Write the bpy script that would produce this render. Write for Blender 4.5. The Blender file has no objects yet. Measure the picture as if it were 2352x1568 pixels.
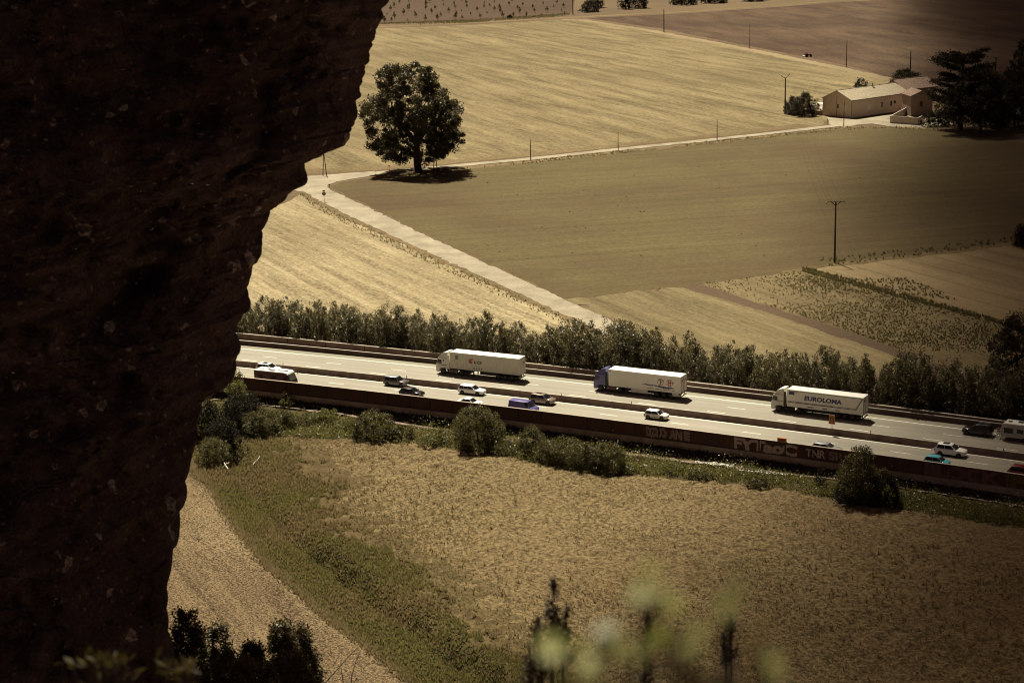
import bpy, math, random
import numpy as np
from mathutils import Vector, Matrix, noise as mnoise
from mathutils.geometry import tessellate_polygon

rad = math.radians
S = bpy.context.scene
COL = S.collection
rng = np.random.default_rng(7)
random.seed(7)

# ------------------------------------------------------------------ camera model
FPX, PITCH, ROLL, HC = 4150.0, rad(14.0), rad(1.4), 80.0
cP, sP, cR, sR = math.cos(PITCH), math.sin(PITCH), math.cos(ROLL), math.sin(ROLL)

def ray(px, py):
    x, y = px - 1176, 784 - py
    xr, yr = cR * x + sR * y, -sR * x + cR * y
    return np.array([xr, FPX * cP + yr * sP, -FPX * sP + yr * cP])

def at(px, py, z=0.0):
    d = ray(px, py); t = (z - HC) / d[2]
    return np.array([d[0] * t, d[1] * t, z])

def at_dist(px, py, dist):
    d = ray(px, py); d = d / FPX
    return np.array([d[0] * dist, d[1] * dist, HC + d[2] * dist])

def proj(X):
    x, y, z = X[0], X[1], X[2] - HC
    yc = y * cP - z * sP; u = y * sP + z * cP
    xr, yr = FPX * x / yc, FPX * u / yc
    return 1176 + cR * xr - sR * yr, 784 - (sR * xr + cR * yr)

# ------------------------------------------------------------------ motorway curve
CO = (-5.75904324e-04, -5.10309628e-01, 2.96675703e+02)
def curve(x, off, z=0.0):
    y = CO[0] * x * x + CO[1] * x + CO[2]
    s = 2 * CO[0] * x + CO[1]; n = math.hypot(1, s)
    return np.array([x - s / n * off, y + off / n, z])
def slope(x): return math.atan(2 * CO[0] * x + CO[1])
def locate(P):
    x = P[0]
    for _ in range(12):
        y = CO[0] * x * x + CO[1] * x + CO[2]; s = 2 * CO[0] * x + CO[1]
        f = (P[0] - x) + (P[1] - y) * s
        x += f / (1 + s * s)
    y = CO[0] * x * x + CO[1] * x + CO[2]; s = 2 * CO[0] * x + CO[1]
    return x, (P[1] - y) * math.hypot(1, s)
def x_at_px(px, off, z):
    lo, hi = -140.0, 170.0
    for _ in range(50):
        m = (lo + hi) / 2
        if proj(curve(m, off, z))[0] < px: lo = m
        else: hi = m
    return lo

Z_FAR, Z_NEAR = -0.30, -1.9

# ------------------------------------------------------------------ tagging
def tag(o, label, cat, group=None):
    o['label'] = label; o['category'] = cat
    if group: o['group'] = group
    return o
def struct(o): o['kind'] = 'structure'; return o
def stuff(o, label=None, cat=None):
    o['kind'] = 'stuff'
    if label: o['label'] = label
    if cat: o['category'] = cat
    return o
def empty(name, loc=(0, 0, 0), rz=0.0):
    o = bpy.data.objects.new(name, None); COL.objects.link(o)
    o.location = loc; o.rotation_euler = (0, 0, rz); o.empty_display_size = .3
    return o
def dup(o, loc, rz=0.0, sc=None):
    def rec(q, par):
        c = q.copy(); COL.objects.link(c)
        if par is not None: c.parent = par
        for ch in q.children: rec(ch, c)
        return c
    r = rec(o, None); r.location = loc; r.rotation_euler = (0, 0, rz)
    if sc is not None: r.scale = sc if hasattr(sc, '__len__') else (sc, sc, sc)
    return r

# ------------------------------------------------------------------ materials
def new_mat(name):
    m = bpy.data.materials.new(name); m.use_nodes = True
    nt = m.node_tree
    b = nt.nodes['Principled BSDF']
    return m, nt, b
def N(nt, typ, **kw):
    n = nt.nodes.new(typ)
    for k, v in kw.items():
        if k in n.inputs.keys(): n.inputs[k].default_value = v
        else: setattr(n, k, v)
    return n
def mix(nt, fac, a, b, mode='MIX'):
    n = nt.nodes.new('ShaderNodeMix'); n.data_type = 'RGBA'; n.blend_type = mode
    for sock, v in ((n.inputs[0], fac), (n.inputs[6], a), (n.inputs[7], b)):
        if hasattr(v, 'is_linked') or isinstance(v, bpy.types.NodeSocket): nt.links.new(v, sock)
        elif isinstance(v, (int, float)): sock.default_value = v
        else: sock.default_value = (*v, 1)
    return n.outputs[2]
def mathn(nt, op, a, b=None, c=None):
    n = nt.nodes.new('ShaderNodeMath'); n.operation = op
    for i, v in enumerate((a, b, c)):
        if v is None: continue
        if isinstance(v, bpy.types.NodeSocket): nt.links.new(v, n.inputs[i])
        else: n.inputs[i].default_value = v
    return n.outputs[0]
def ramp(nt, fac, lo, hi):
    n = nt.nodes.new('ShaderNodeMapRange'); n.inputs[1].default_value = lo; n.inputs[2].default_value = hi
    n.clamp = True; nt.links.new(fac, n.inputs[0]); return n.outputs[0]
def coords(nt, scale=(1, 1, 1), rz=0.0, loc=(0, 0, 0)):
    tc = nt.nodes.new('ShaderNodeTexCoord'); mp = nt.nodes.new('ShaderNodeMapping')
    mp.inputs['Scale'].default_value = scale; mp.inputs['Rotation'].default_value = (0, 0, rz)
    mp.inputs['Location'].default_value = loc
    nt.links.new(tc.outputs['Object'], mp.inputs['Vector']); return mp.outputs[0]
def noise(nt, vec, scale, detail=3.0, rough=.55, dist=0.0):
    n = nt.nodes.new('ShaderNodeTexNoise'); n.inputs['Scale'].default_value = scale
    n.inputs['Detail'].default_value = detail; n.inputs['Roughness'].default_value = rough
    n.inputs['Distortion'].default_value = dist
    if vec is not None: nt.links.new(vec, n.inputs['Vector'])
    return n.outputs['Fac']
def bump(nt, b, h, strength, dist):
    n = nt.nodes.new('ShaderNodeBump'); n.inputs['Strength'].default_value = strength
    n.inputs['Distance'].default_value = dist
    nt.links.new(h, n.inputs['Height']); nt.links.new(n.outputs[0], b.inputs['Normal'])

def paint(name, col, rough=.4, metal=0.0, var=.12, coat=0.0, sc=1.5):
    m, nt, b = new_mat(name)
    f = noise(nt, coords(nt), sc, 4)
    c = mix(nt, ramp(nt, f, .3, .7), tuple(x * (1 - var) for x in col), tuple(min(1, x * (1 + var)) for x in col))
    nt.links.new(c, b.inputs['Base Color'])
    b.inputs['Roughness'].default_value = rough; b.inputs['Metallic'].default_value = metal
    b.inputs['Coat Weight'].default_value = coat; b.inputs['Coat Roughness'].default_value = .08
    return m
def glass(name, col=(.012, .014, .016), rough=.06):
    m, nt, b = new_mat(name)
    b.inputs['Base Color'].default_value = (*col, 1); b.inputs['Roughness'].default_value = rough
    b.inputs['Specular IOR Level'].default_value = .6
    return m

def field_mat(name, dark, light, ang, spacing, rowk, patch, grain=.5, patchk=.5, bumpk=.15, grain_scale=1.6, tracks=0.0):
    """soil or stubble: streaks along the rows, grain, broad patches of another soil colour"""
    m, nt, b = new_mat(name)
    dark, light, patch = (tuple(x * k * q for x, q in zip(c, (1.0, .95, .90))) for c, k in ((dark, .46), (light, .76), (patch, .56)))
    base = coords(nt, rz=-ang)
    st = coords(nt, scale=(.022, 1 / spacing, 1), rz=0)
    mp = nt.nodes.new('ShaderNodeMapping'); mp.inputs['Scale'].default_value = (.018, 1 / spacing, 1)
    nt.links.new(base, mp.inputs['Vector'])
    streak = noise(nt, mp.outputs[0], 1.0, 4, .62, .15)
    mp2 = nt.nodes.new('ShaderNodeMapping'); mp2.inputs['Scale'].default_value = (.10, .9, 1)
    nt.links.new(base, mp2.inputs['Vector'])
    fine = noise(nt, mp2.outputs[0], 1.3, 4, .75)
    gr = noise(nt, base, grain_scale, 5, .8)
    pt = noise(nt, base, .012, 4, .6, .4)
    v = mathn(nt, 'ADD', mathn(nt, 'MULTIPLY', mathn(nt, 'SUBTRACT', streak, .5), rowk * 2.6),
              mathn(nt, 'ADD', mathn(nt, 'MULTIPLY', mathn(nt, 'SUBTRACT', fine, .5), rowk * 1.3),
                    mathn(nt, 'MULTIPLY', mathn(nt, 'SUBTRACT', gr, .5), grain * 5.0)))
    v = mathn(nt, 'ADD', v, .5)
    c = mix(nt, ramp(nt, v, 0.0, 1.0), dark, light)
    c = mix(nt, mathn(nt, 'MULTIPLY', ramp(nt, pt, .42, .68), patchk), c, patch)
    if tracks:
        w = nt.nodes.new('ShaderNodeTexWave'); w.wave_type = 'BANDS'; w.bands_direction = 'Y'
        w.inputs['Scale'].default_value = .045; w.inputs['Distortion'].default_value = .35; w.inputs['Detail Scale'].default_value = .04
        nt.links.new(base, w.inputs['Vector'])
        line = mathn(nt, 'MULTIPLY', ramp(nt, w.outputs['Fac'], .965, .99), tracks)
        c = mix(nt, line, c, tuple(x * .55 for x in dark))
    nt.links.new(c, b.inputs['Base Color'])
    b.inputs['Roughness'].default_value = .95; b.inputs['Specular IOR Level'].default_value = .1
    bump(nt, b, gr, bumpk, .35)
    return m

def leaf_mat(name, c0, c1, transl=.3, rough=.42, spec=.5, sc=.55, back=(.16, .17, .03)):
    m, nt, b = new_mat(name)
    oi = nt.nodes.new('ShaderNodeObjectInfo')
    f = noise(nt, coords(nt), sc, 3, .6)
    f2 = noise(nt, coords(nt), 7.0, 2, .5)
    v = mathn(nt, 'ADD', mathn(nt, 'MULTIPLY', f, .75), mathn(nt, 'MULTIPLY', f2, .45))
    v = mathn(nt, 'ADD', v, mathn(nt, 'MULTIPLY', mathn(nt, 'SUBTRACT', oi.outputs['Random'], .5), .35))
    c = mix(nt, ramp(nt, v, .38, .85), c0, c1)
    nt.links.new(c, b.inputs['Base Color'])
    b.inputs['Roughness'].default_value = rough; b.inputs['Specular IOR Level'].default_value = spec
    tr = nt.nodes.new('ShaderNodeBsdfTranslucent'); tr.inputs['Color'].default_value = (*back, 1)
    ms = nt.nodes.new('ShaderNodeMixShader'); ms.inputs[0].default_value = transl
    out = nt.nodes['Material Output']
    nt.links.new(b.outputs[0], ms.inputs[1]); nt.links.new(tr.outputs[0], ms.inputs[2]); nt.links.new(ms.outputs[0], out.inputs['Surface'])
    return m

M = {}
def road_mat():
    m, nt, b = new_mat('asphalt')
    v = coords(nt, rz=rad(27.5))
    mp = nt.nodes.new('ShaderNodeMapping'); mp.inputs['Scale'].default_value = (.02, .8, 1); nt.links.new(v, mp.inputs['Vector'])
    a = noise(nt, mp.outputs[0], 1.2, 4, .6)
    g = noise(nt, v, 9, 3, .8); p = noise(nt, v, .09, 3)
    k = mathn(nt, 'ADD', mathn(nt, 'MULTIPLY', a, .6), mathn(nt, 'ADD', mathn(nt, 'MULTIPLY', g, .22), mathn(nt, 'MULTIPLY', p, .2)))
    c = mix(nt, ramp(nt, k, .36, .66), (.155, .140, .105), (.265, .240, .185))
    nt.links.new(c, b.inputs['Base Color']); b.inputs['Roughness'].default_value = .8
    bump(nt, b, g, .1, .02)
    return m
M['asphalt'] = road_mat()
def lane_mat():
    m, nt, b = new_mat('country_asphalt')
    v = coords(nt); g = noise(nt, v, 3, 4, .75); p = noise(nt, v, .15, 4, .6)
    k = mathn(nt, 'ADD', mathn(nt, 'MULTIPLY', g, .45), mathn(nt, 'MULTIPLY', p, .55))
    nt.links.new(mix(nt, ramp(nt, k, .38, .62), (.15, .122, .078), (.29, .25, .168)), b.inputs['Base Color'])
    b.inputs['Roughness'].default_value = .9
    return m
M['lane'] = lane_mat()
M['line'] = paint('road_paint', (.74, .71, .60), .7, var=.12)
M['concrete'] = paint('concrete', (.36, .31, .25), .9, var=.3, sc=.8)
M['concrete_dark'] = paint('stained_concrete', (.17, .115, .09), .9, var=.35, sc=.7)
M['steel'] = paint('galvanised_steel', (.46, .43, .38), .42, metal=.6, var=.12)
M['white'] = paint('white_paint', (.80, .79, .73), .35, var=.04, coat=.3)
M['white_dull'] = paint('dull_white', (.68, .66, .58), .55, var=.08)
M['black'] = paint('black_plastic', (.012, .010, .010), .55)
M['tyre'] = paint('tyre_rubber', (.010, .009, .009), .8)
M['rim'] = paint('wheel_rim', (.045, .04, .038), .45, metal=.3)
M['glass'] = glass('window_glass')
M['lamp_red'] = paint('red_lamp', (.25, .01, .01), .2)
M['lamp_clear'] = paint('clear_lamp', (.55, .55, .52), .12)
M['red'] = paint('red_print', (.42, .035, .02), .5)
M['navy'] = paint('navy_print', (.05, .045, .16), .5)
M['ink'] = paint('black_print', (.012, .010, .012), .5)
M['blue'] = paint('violet_blue_paint', (.085, .080, .24), .3, coat=.4)
M['skyblue'] = paint('turquoise_paint', (.09, .40, .50), .3, coat=.4)
M['darkred'] = paint('dark_red_paint', (.16, .012, .015), .25, coat=.5)
M['darkcar'] = paint('black_car_paint', (.016, .013, .015), .22, coat=.5)
M['grey'] = paint('grey_car_paint', (.13, .115, .11), .3, metal=.3, coat=.5)
M['beige'] = paint('beige_car_paint', (.26, .20, .15), .3, metal=.3, coat=.5)
M['silver'] = paint('silver_car_paint', (.45, .46, .46), .25, metal=.5, coat=.5)
M['maroon'] = paint('maroon_panel', (.085, .032, .025), .4, coat=.2)
M['orange'] = paint('orange_sign', (.44, .165, .025), .5, var=.1)
M['wood'] = paint('weathered_wood', (.075, .05, .035), .85, var=.3)
M['bark'] = paint('bark', (.045, .03, .022), .9, var=.4, sc=3)
M['deadwood'] = paint('bleached_wood', (.55, .49, .40), .8, var=.15)
M['plastic_sheet'] = paint('white_plastic_sheet', (.27, .25, .21), .4, var=.2)
M['wall_render'] = paint('wall_render', (.66, .535, .43), .9, var=.07, sc=.4)
M['wall_house'] = paint('house_render', (.33, .23, .18), .9, var=.12, sc=.5)
M['shutter'] = paint('brown_shutter', (.05, .03, .025), .7)

def panel_mat():
    m, nt, b = new_mat('noise_wall_wood')
    tc = nt.nodes.new('ShaderNodeTexCoord'); mp = nt.nodes.new('ShaderNodeMapping'); mp.inputs['Scale'].default_value = (5, 5, .35)
    nt.links.new(tc.outputs['Object'], mp.inputs['Vector'])
    f = noise(nt, mp.outputs[0], 1.6, 4, .7); p = noise(nt, tc.outputs['Object'], .22, 2)
    k = mathn(nt, 'ADD', mathn(nt, 'MULTIPLY', f, .7), mathn(nt, 'MULTIPLY', p, .45))
    nt.links.new(mix(nt, ramp(nt, k, .35, .8), (.05, .022, .016), (.155, .078, .058)), b.inputs['Base Color'])
    b.inputs['Roughness'].default_value = .9
    bump(nt, b, f, .3, .04)
    return m
M['panel'] = panel_mat()
def graffiti_mat(name, c):
    m, nt, b = new_mat(name)
    tc = nt.nodes.new('ShaderNodeTexCoord'); mp = nt.nodes.new('ShaderNodeMapping'); mp.inputs['Scale'].default_value = (6, 6, .5)
    nt.links.new(tc.outputs['Object'], mp.inputs['Vector'])
    f = noise(nt, mp.outputs[0], 1.8, 4, .75)
    nt.links.new(mix(nt, ramp(nt, f, .38, .62), tuple(x * .55 for x in c), c), b.inputs['Base Color'])
    b.inputs['Roughness'].default_value = .85
    return m
M['spray_pale'] = graffiti_mat('pale_spray_paint', (.66, .53, .44))
M['spray_mid'] = graffiti_mat('faded_spray_paint', (.36, .26, .22))
M['spray_dark'] = graffiti_mat('dark_spray_paint', (.22, .12, .11))
M['spray_yellow'] = graffiti_mat('yellow_spray_paint', (.20, .145, .03))

def container_mat():
    m, nt, b = new_mat('weathered_container')
    tc = nt.nodes.new('ShaderNodeTexCoord'); mp = nt.nodes.new('ShaderNodeMapping'); mp.inputs['Scale'].default_value = (4, 4, .22)
    nt.links.new(tc.outputs['Object'], mp.inputs['Vector'])
    f = noise(nt, mp.outputs[0], 1.5, 5, .75); p = noise(nt, tc.outputs['Object'], .5, 3)
    k = mathn(nt, 'ADD', mathn(nt, 'MULTIPLY', f, .8), mathn(nt, 'MULTIPLY', p, .3))
    c = mix(nt, ramp(nt, k, .62, .80), (.66, .64, .53), (.26, .15, .09))
    c = mix(nt, ramp(nt, p, .3, .7), c, (.56, .55, .45), 'MULTIPLY') if False else c
    nt.links.new(c, b.inputs['Base Color']); b.inputs['Roughness'].default_value = .6
    return m
M['container'] = container_mat()
def tile_mat(name, c0, c1):
    m, nt, b = new_mat(name)
    v = coords(nt)
    br = nt.nodes.new('ShaderNodeTexBrick'); br.inputs['Scale'].default_value = 1.0
    br.inputs['Brick Width'].default_value = .5; br.inputs['Row Height'].default_value = .45
    br.inputs['Mortar Size'].default_value = .04
    br.inputs['Color1'].default_value = (*c0, 1); br.inputs['Color2'].default_value = (*c1, 1)
    br.inputs['Mortar'].default_value = (*(x * .45 for x in c0), 1)
    nt.links.new(v, br.inputs['Vector'])
    f = noise(nt, v, 1.3, 4, .7)
    nt.links.new(mix(nt, mathn(nt, 'MULTIPLY', ramp(nt, f, .35, .7), .5), br.outputs['Color'], tuple(min(1, x * 1.5) for x in c1)), b.inputs['Base Color'])
    b.inputs['Roughness'].default_value = .9
    return m
M['tile_pale'] = tile_mat('pale_roof_tiles', (.27, .22, .145), (.36, .30, .20))
M['tile_red'] = tile_mat('red_roof_tiles', (.13, .075, .05), (.27, .18, .125))

M['leaf_hedge'] = leaf_mat('hedge_leaves', (.018, .014, .006), (.082, .066, .026), .24, .42, .5, sc=.16, back=(.17, .145, .04))
M['leaf_poplar'] = leaf_mat('poplar_leaves', (.022, .018, .008), (.090, .074, .034), .26, .42, .5, sc=.16, back=(.22, .19, .07))
M['leaf_bush'] = leaf_mat('bush_leaves', (.016, .013, .005), (.070, .057, .020), .24, .5, .4, back=(.19, .165, .035))
M['leaf_green'] = leaf_mat('bramble_leaves', (.028, .024, .008), (.105, .092, .030), .30, .42, .5, back=(.23, .22, .045))
M['leaf_dark'] = leaf_mat('dark_leaves', (.014, .010, .006), (.040, .031, .014), .14, .6, .15, back=(.05, .045, .015))
M['leaf_oak'] = leaf_mat('holm_oak_leaves', (.028, .020, .010), (.095, .073, .032), .16, .5, .3, sc=1.2, back=(.09, .08, .02))
M['leaf_tree'] = leaf_mat('plane_tree_leaves', (.020, .014, .007), (.055, .043, .018), .18, .45, .35, sc=.2, back=(.10, .085, .02))
M['leaf_fore'] = leaf_mat('pale_green_leaves', (.19, .20, .05), (.36, .37, .13), .45, .55, .2, sc=9, back=(.46, .46, .13))
M['leaf_yellow'] = leaf_mat('yellowish_leaves', (.026, .018, .005), (.055, .038, .012), .2, .6, .1, sc=9, back=(.06, .045, .01))
M['leaf_seed'] = leaf_mat('dry_seed_heads', (.02, .012, .008), (.05, .032, .02), .15, .6, .3, sc=9, back=(.08, .06, .03))
M['grass_green'] = leaf_mat('green_grass', (.056, .049, .017), (.125, .108, .040), .5, .7, .2, sc=.06, back=(.20, .18, .06))
M['grass_brown'] = leaf_mat('brown_grass', (.075, .048, .023), (.165, .118, .058), .5, .7, .2, sc=.08, back=(.25, .185, .09))
M['grass_straw'] = leaf_mat('straw_grass', (.085, .066, .030), (.26, .205, .105), .5, .7, .2, sc=.08, back=(.27, .21, .105))
M['grass_olive'] = leaf_mat('olive_grass', (.085, .068, .026), (.20, .165, .072), .5, .7, .2, sc=.07, back=(.24, .20, .08))
M['weed'] = leaf_mat('field_weeds', (.06, .05, .022), (.14, .115, .05), .45, .7, .2, sc=.2, back=(.18, .15, .06))

def rock_mat():
    m, nt, b = new_mat('cliff_rock')
    v = coords(nt)
    a = noise(nt, v, 1.1, 7, .68, .5); g = noise(nt, v, 14, 6, .75)
    big = noise(nt, v, .35, 4, .6)
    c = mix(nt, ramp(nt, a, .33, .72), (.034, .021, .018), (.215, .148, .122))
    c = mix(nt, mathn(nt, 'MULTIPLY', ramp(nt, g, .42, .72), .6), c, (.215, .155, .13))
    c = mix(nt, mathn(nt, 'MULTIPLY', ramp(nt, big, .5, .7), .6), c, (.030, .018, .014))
    # lichen rosettes: pale rims round cell centres
    wv = nt.nodes.new('ShaderNodeTexVoronoi'); wv.inputs['Scale'].default_value = 2.3; wv.inputs['Randomness'].default_value = 1
    dn = noise(nt, v, 9, 3)
    warp = nt.nodes.new('ShaderNodeMixRGB') if False else None
    nt.links.new(v, wv.inputs['Vector'])
    d = mathn(nt, 'ADD', wv.outputs['Distance'], mathn(nt, 'MULTIPLY', mathn(nt, 'SUBTRACT', dn, .5), .42))
    sep = nt.nodes.new('ShaderNodeSeparateColor'); nt.links.new(wv.outputs['Color'], sep.inputs[0])
    rr = mathn(nt, 'MULTIPLY_ADD', sep.outputs[0], .17, .07)
    inside = ramp(nt, mathn(nt, 'SUBTRACT', rr, d), -.01, .03)
    hole = ramp(nt, mathn(nt, 'SUBTRACT', mathn(nt, 'MULTIPLY', rr, .55), d), -.01, .05)
    ring = mathn(nt, 'SUBTRACT', inside, mathn(nt, 'MULTIPLY', hole, .65))
    on = mathn(nt, 'GREATER_THAN', sep.outputs[1], .12)
    li = mathn(nt, 'MULTIPLY', mathn(nt, 'MULTIPLY', ring, on), mathn(nt, 'MULTIPLY', ramp(nt, g, .34, .56), .9))
    c = mix(nt, li, c, (.68, .55, .44))
    w2 = nt.nodes.new('ShaderNodeTexVoronoi'); w2.inputs['Scale'].default_value = 8.5; nt.links.new(v, w2.inputs['Vector'])
    s2 = nt.nodes.new('ShaderNodeSeparateColor'); nt.links.new(w2.outputs['Color'], s2.inputs[0])
    d2 = mathn(nt, 'ADD', w2.outputs['Distance'], mathn(nt, 'MULTIPLY', mathn(nt, 'SUBTRACT', dn, .5), .5))
    sp2 = mathn(nt, 'MULTIPLY', ramp(nt, mathn(nt, 'SUBTRACT', .26, d2), 0, .12), mathn(nt, 'GREATER_THAN', s2.outputs[1], .45))
    c = mix(nt, mathn(nt, 'MULTIPLY', sp2, ramp(nt, g, .35, .65)), c, (.46, .35, .27))
    hi = noise(nt, v, 32, 5, .8)
    c = mix(nt, ramp(nt, hi, .38, .62), (.35, .35, .35), c, 'MULTIPLY') if False else mix(nt, mathn(nt, 'MULTIPLY', ramp(nt, hi, .58, .40), .6), c, (.008, .004, .003))  # fine dark noise paints the shade of small cavities into the colour
    # cracks
    vr = nt.nodes.new('ShaderNodeTexVoronoi'); vr.feature = 'DISTANCE_TO_EDGE'; vr.inputs['Scale'].default_value = .8
    mp = nt.nodes.new('ShaderNodeMapping'); mp.inputs['Scale'].default_value = (1.2, 1.2, .7)
    nt.links.new(v, mp.inputs['Vector'])
    ad = nt.nodes.new('ShaderNodeVectorMath'); ad.operation = 'ADD'
    nz = nt.nodes.new('ShaderNodeTexNoise'); nz.inputs['Scale'].default_value = 1.8; nz.inputs['Detail'].default_value = 4
    nt.links.new(v, nz.inputs['Vector'])
    nt.links.new(mp.outputs[0], ad.inputs[0]); nt.links.new(nz.outputs['Color'], ad.inputs[1]); nt.links.new(ad.outputs[0], vr.inputs['Vector'])
    cr = ramp(nt, vr.outputs['Distance'], 0.0, .035)
    nt.links.new(c, b.inputs['Base Color'])
    b.inputs['Roughness'].default_value = .95; b.inputs['Specular IOR Level'].default_value = .15
    h = mathn(nt, 'ADD', mathn(nt, 'MULTIPLY', a, .9), mathn(nt, 'ADD', mathn(nt, 'MULTIPLY', g, .22), mathn(nt, 'MULTIPLY', cr, .25)))
    bump(nt, b, h, .9, .22)
    return m
M['rock'] = rock_mat()

# ------------------------------------------------------------------ mesh builder
class MB:
    def __init__(s): s.v = []; s.f = []; s.m = []; s.cur = 0
    def poly(s, pts, flip=False):
        i = len(s.v); s.v += [tuple(map(float, p)) for p in pts]
        idx = list(range(i, i + len(pts)))
        s.f.append(idx[::-1] if flip else idx); s.m.append(s.cur)
    def loft(s, loops, caps=True, closed=True):
        b = len(s.v); n = len(loops[0])
        for L in loops: s.v += [tuple(map(float, p)) for p in L]
        for j in range(len(loops) - 1):
            for i in range(n if closed else n - 1):
                k = (i + 1) % n
                s.f.append([b + j * n + i, b + j * n + k, b + (j + 1) * n + k, b + (j + 1) * n + i]); s.m.append(s.cur)
        if caps and closed:
            s.f.append(list(range(b + n - 1, b - 1, -1))); s.m.append(s.cur)
            e = b + (len(loops) - 1) * n
            s.f.append(list(range(e, e + n))); s.m.append(s.cur)
    def box(s, c, d, M3=None):
        hx, hy, hz = d[0] / 2, d[1] / 2, d[2] / 2
        lo = [(-hx, -hy, -hz), (hx, -hy, -hz), (hx, hy, -hz), (-hx, hy, -hz)]
        hi = [(x, y, hz) for x, y, z in lo]
        def tr(p):
            p = Vector(p)
            if M3 is not None: p = M3 @ p
            return tuple(p + Vector(c))
        s.loft([[tr(p) for p in lo], [tr(p) for p in hi]])
    def prism(s, prof, y0, y1, inset=0.0, edge=0.0):
        """side profile (x,z) run across y, optionally with a rounded-off edge"""
        cx = sum(p[0] for p in prof) / len(prof); cz = sum(p[1] for p in prof) / len(prof)
        full = lambda y: [(x, y, z) for x, z in prof]
        small = lambda y: [(cx + (x - cx) * (1 - inset), y, cz + (z - cz) * (1 - inset)) for x, z in prof]
        if inset: s.loft([small(y0), full(y0 + edge), full(y1 - edge), small(y1)])
        else: s.loft([full(y0), full(y1)])
    def cyl(s, p0, p1, r0, r1=None, n=12, caps=True):
        r1 = r0 if r1 is None else r1
        p0, p1 = Vector(p0), Vector(p1); d = (p1 - p0).normalized()
        a = d.orthogonal().normalized(); b = d.cross(a)
        L = []
        for p, r in ((p0, r0), (p1, r1)):
            L.append([tuple(p + a * (r * math.cos(t)) + b * (r * math.sin(t))) for t in [2 * math.pi * k / n for k in range(n)]])
        s.loft(L, caps)
    def tube(s, pts, rs, n=8):
        pts = [Vector(p) for p in pts]; L = []
        a = None
        for i, p in enumerate(pts):
            d = (pts[min(i + 1, len(pts) - 1)] - pts[max(i - 1, 0)]).normalized()
            if a is None: a = d.orthogonal().normalized()
            a = (a - d * a.dot(d)).normalized(); b = d.cross(a)
            r = rs[i] if hasattr(rs, '__len__') else rs
            L.append([tuple(p + a * (r * math.cos(t)) + b * (r * math.sin(t))) for t in [2 * math.pi * k / n for k in range(n)]])
        s.loft(L)
    def ring(s, c, R, r, axis='y', n=24, m=6):
        L = []
        for k in range(n):
            t = 2 * math.pi * k / n
            loop = []
            for q in range(m):
                u = 2 * math.pi * q / m
                rr = R + r * math.cos(u); o = r * math.sin(u)
                loop.append((c[0] + rr * math.cos(t), c[1] + o, c[2] + rr * math.sin(t)) if axis == 'y' else (c[0] + o, c[1] + rr * math.cos(t), c[2] + rr * math.sin(t)))
            L.append(loop)
        L.append(L[0]); s.loft(L, caps=False)
    def patch(s, q, u0, u1, v0, v1, out, off=.006, th=.012):
        """thin plate lying on quad q = (bl, br, tr, tl), pushed outwards (away from point out)"""
        q = [Vector(p) for p in q]
        P = lambda u, v: (q[0] * (1 - u) + q[1] * u) * (1 - v) + (q[3] * (1 - u) + q[2] * u) * v
        c = [P(u0, v0), P(u1, v0), P(u1, v1), P(u0, v1)]
        n = (c[1] - c[0]).cross(c[3] - c[0]).normalized()
        if n.dot(c[0] - Vector(out)) < 0: n = -n
        s.loft([[tuple(p - n * .02) for p in c], [tuple(p + n * (off + th)) for p in c]])
    def obj(s, name, mats, parent=None, smooth=None, loc=None):
        me = bpy.data.meshes.new(name); me.from_pydata(s.v, [], s.f)
        if not isinstance(mats, (list, tuple)): mats = [mats]
        for m in mats: me.materials.append(m)
        if len(mats) > 1: me.polygons.foreach_set('material_index', s.m)
        import bmesh
        bm = bmesh.new(); bm.from_mesh(me)
        bmesh.ops.recalc_face_normals(bm, faces=bm.faces); bm.to_mesh(me); bm.free()
        if smooth:
            me.shade_smooth(); me.set_sharp_from_angle(angle=rad(smooth))
        me.update()
        o = bpy.data.objects.new(name, me); COL.objects.link(o)
        if parent is not None: o.parent = parent
        if loc is not None: o.location = loc
        return o

def npobj(name, verts, faces, mat, parent=None, smooth=False):
    """fast mesh from numpy; faces all of one size"""
    verts = np.asarray(verts, np.float32); faces = np.asarray(faces, np.int32)
    k = faces.shape[1]
    me = bpy.data.meshes.new(name)
    me.vertices.add(len(verts)); me.vertices.foreach_set('co', verts.ravel())
    me.loops.add(faces.size); me.loops.foreach_set('vertex_index', faces.ravel())
    me.polygons.add(len(faces)); me.polygons.foreach_set('loop_start', np.arange(0, faces.size, k, dtype=np.int32))
    if not isinstance(mat, (list, tuple)): mat = [mat]
    for m in mat: me.materials.append(m)
    me.update(calc_edges=True)
    if smooth: me.shade_smooth()
    o = bpy.data.objects.new(name, me); COL.objects.link(o)
    if parent is not None: o.parent = parent
    return o

def leaf_quads(c, size, flat=0.0, asp=.55, r=rng):
    n = len(c)
    u = r.normal(size=(n, 3)); u /= np.linalg.norm(u, axis=1, keepdims=True)
    w = r.normal(size=(n, 3)); w[:, 2] += flat
    v = np.cross(u, w); v /= np.linalg.norm(v, axis=1, keepdims=True) + 1e-9
    s = (size * r.uniform(.6, 1.3, n))[:, None]
    V = np.stack([c - u * s, c - v * s * asp, c + u * s, c + v * s * asp], 1).reshape(-1, 3)
    F = np.arange(4 * n).reshape(n, 4)
    return V, F

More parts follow.
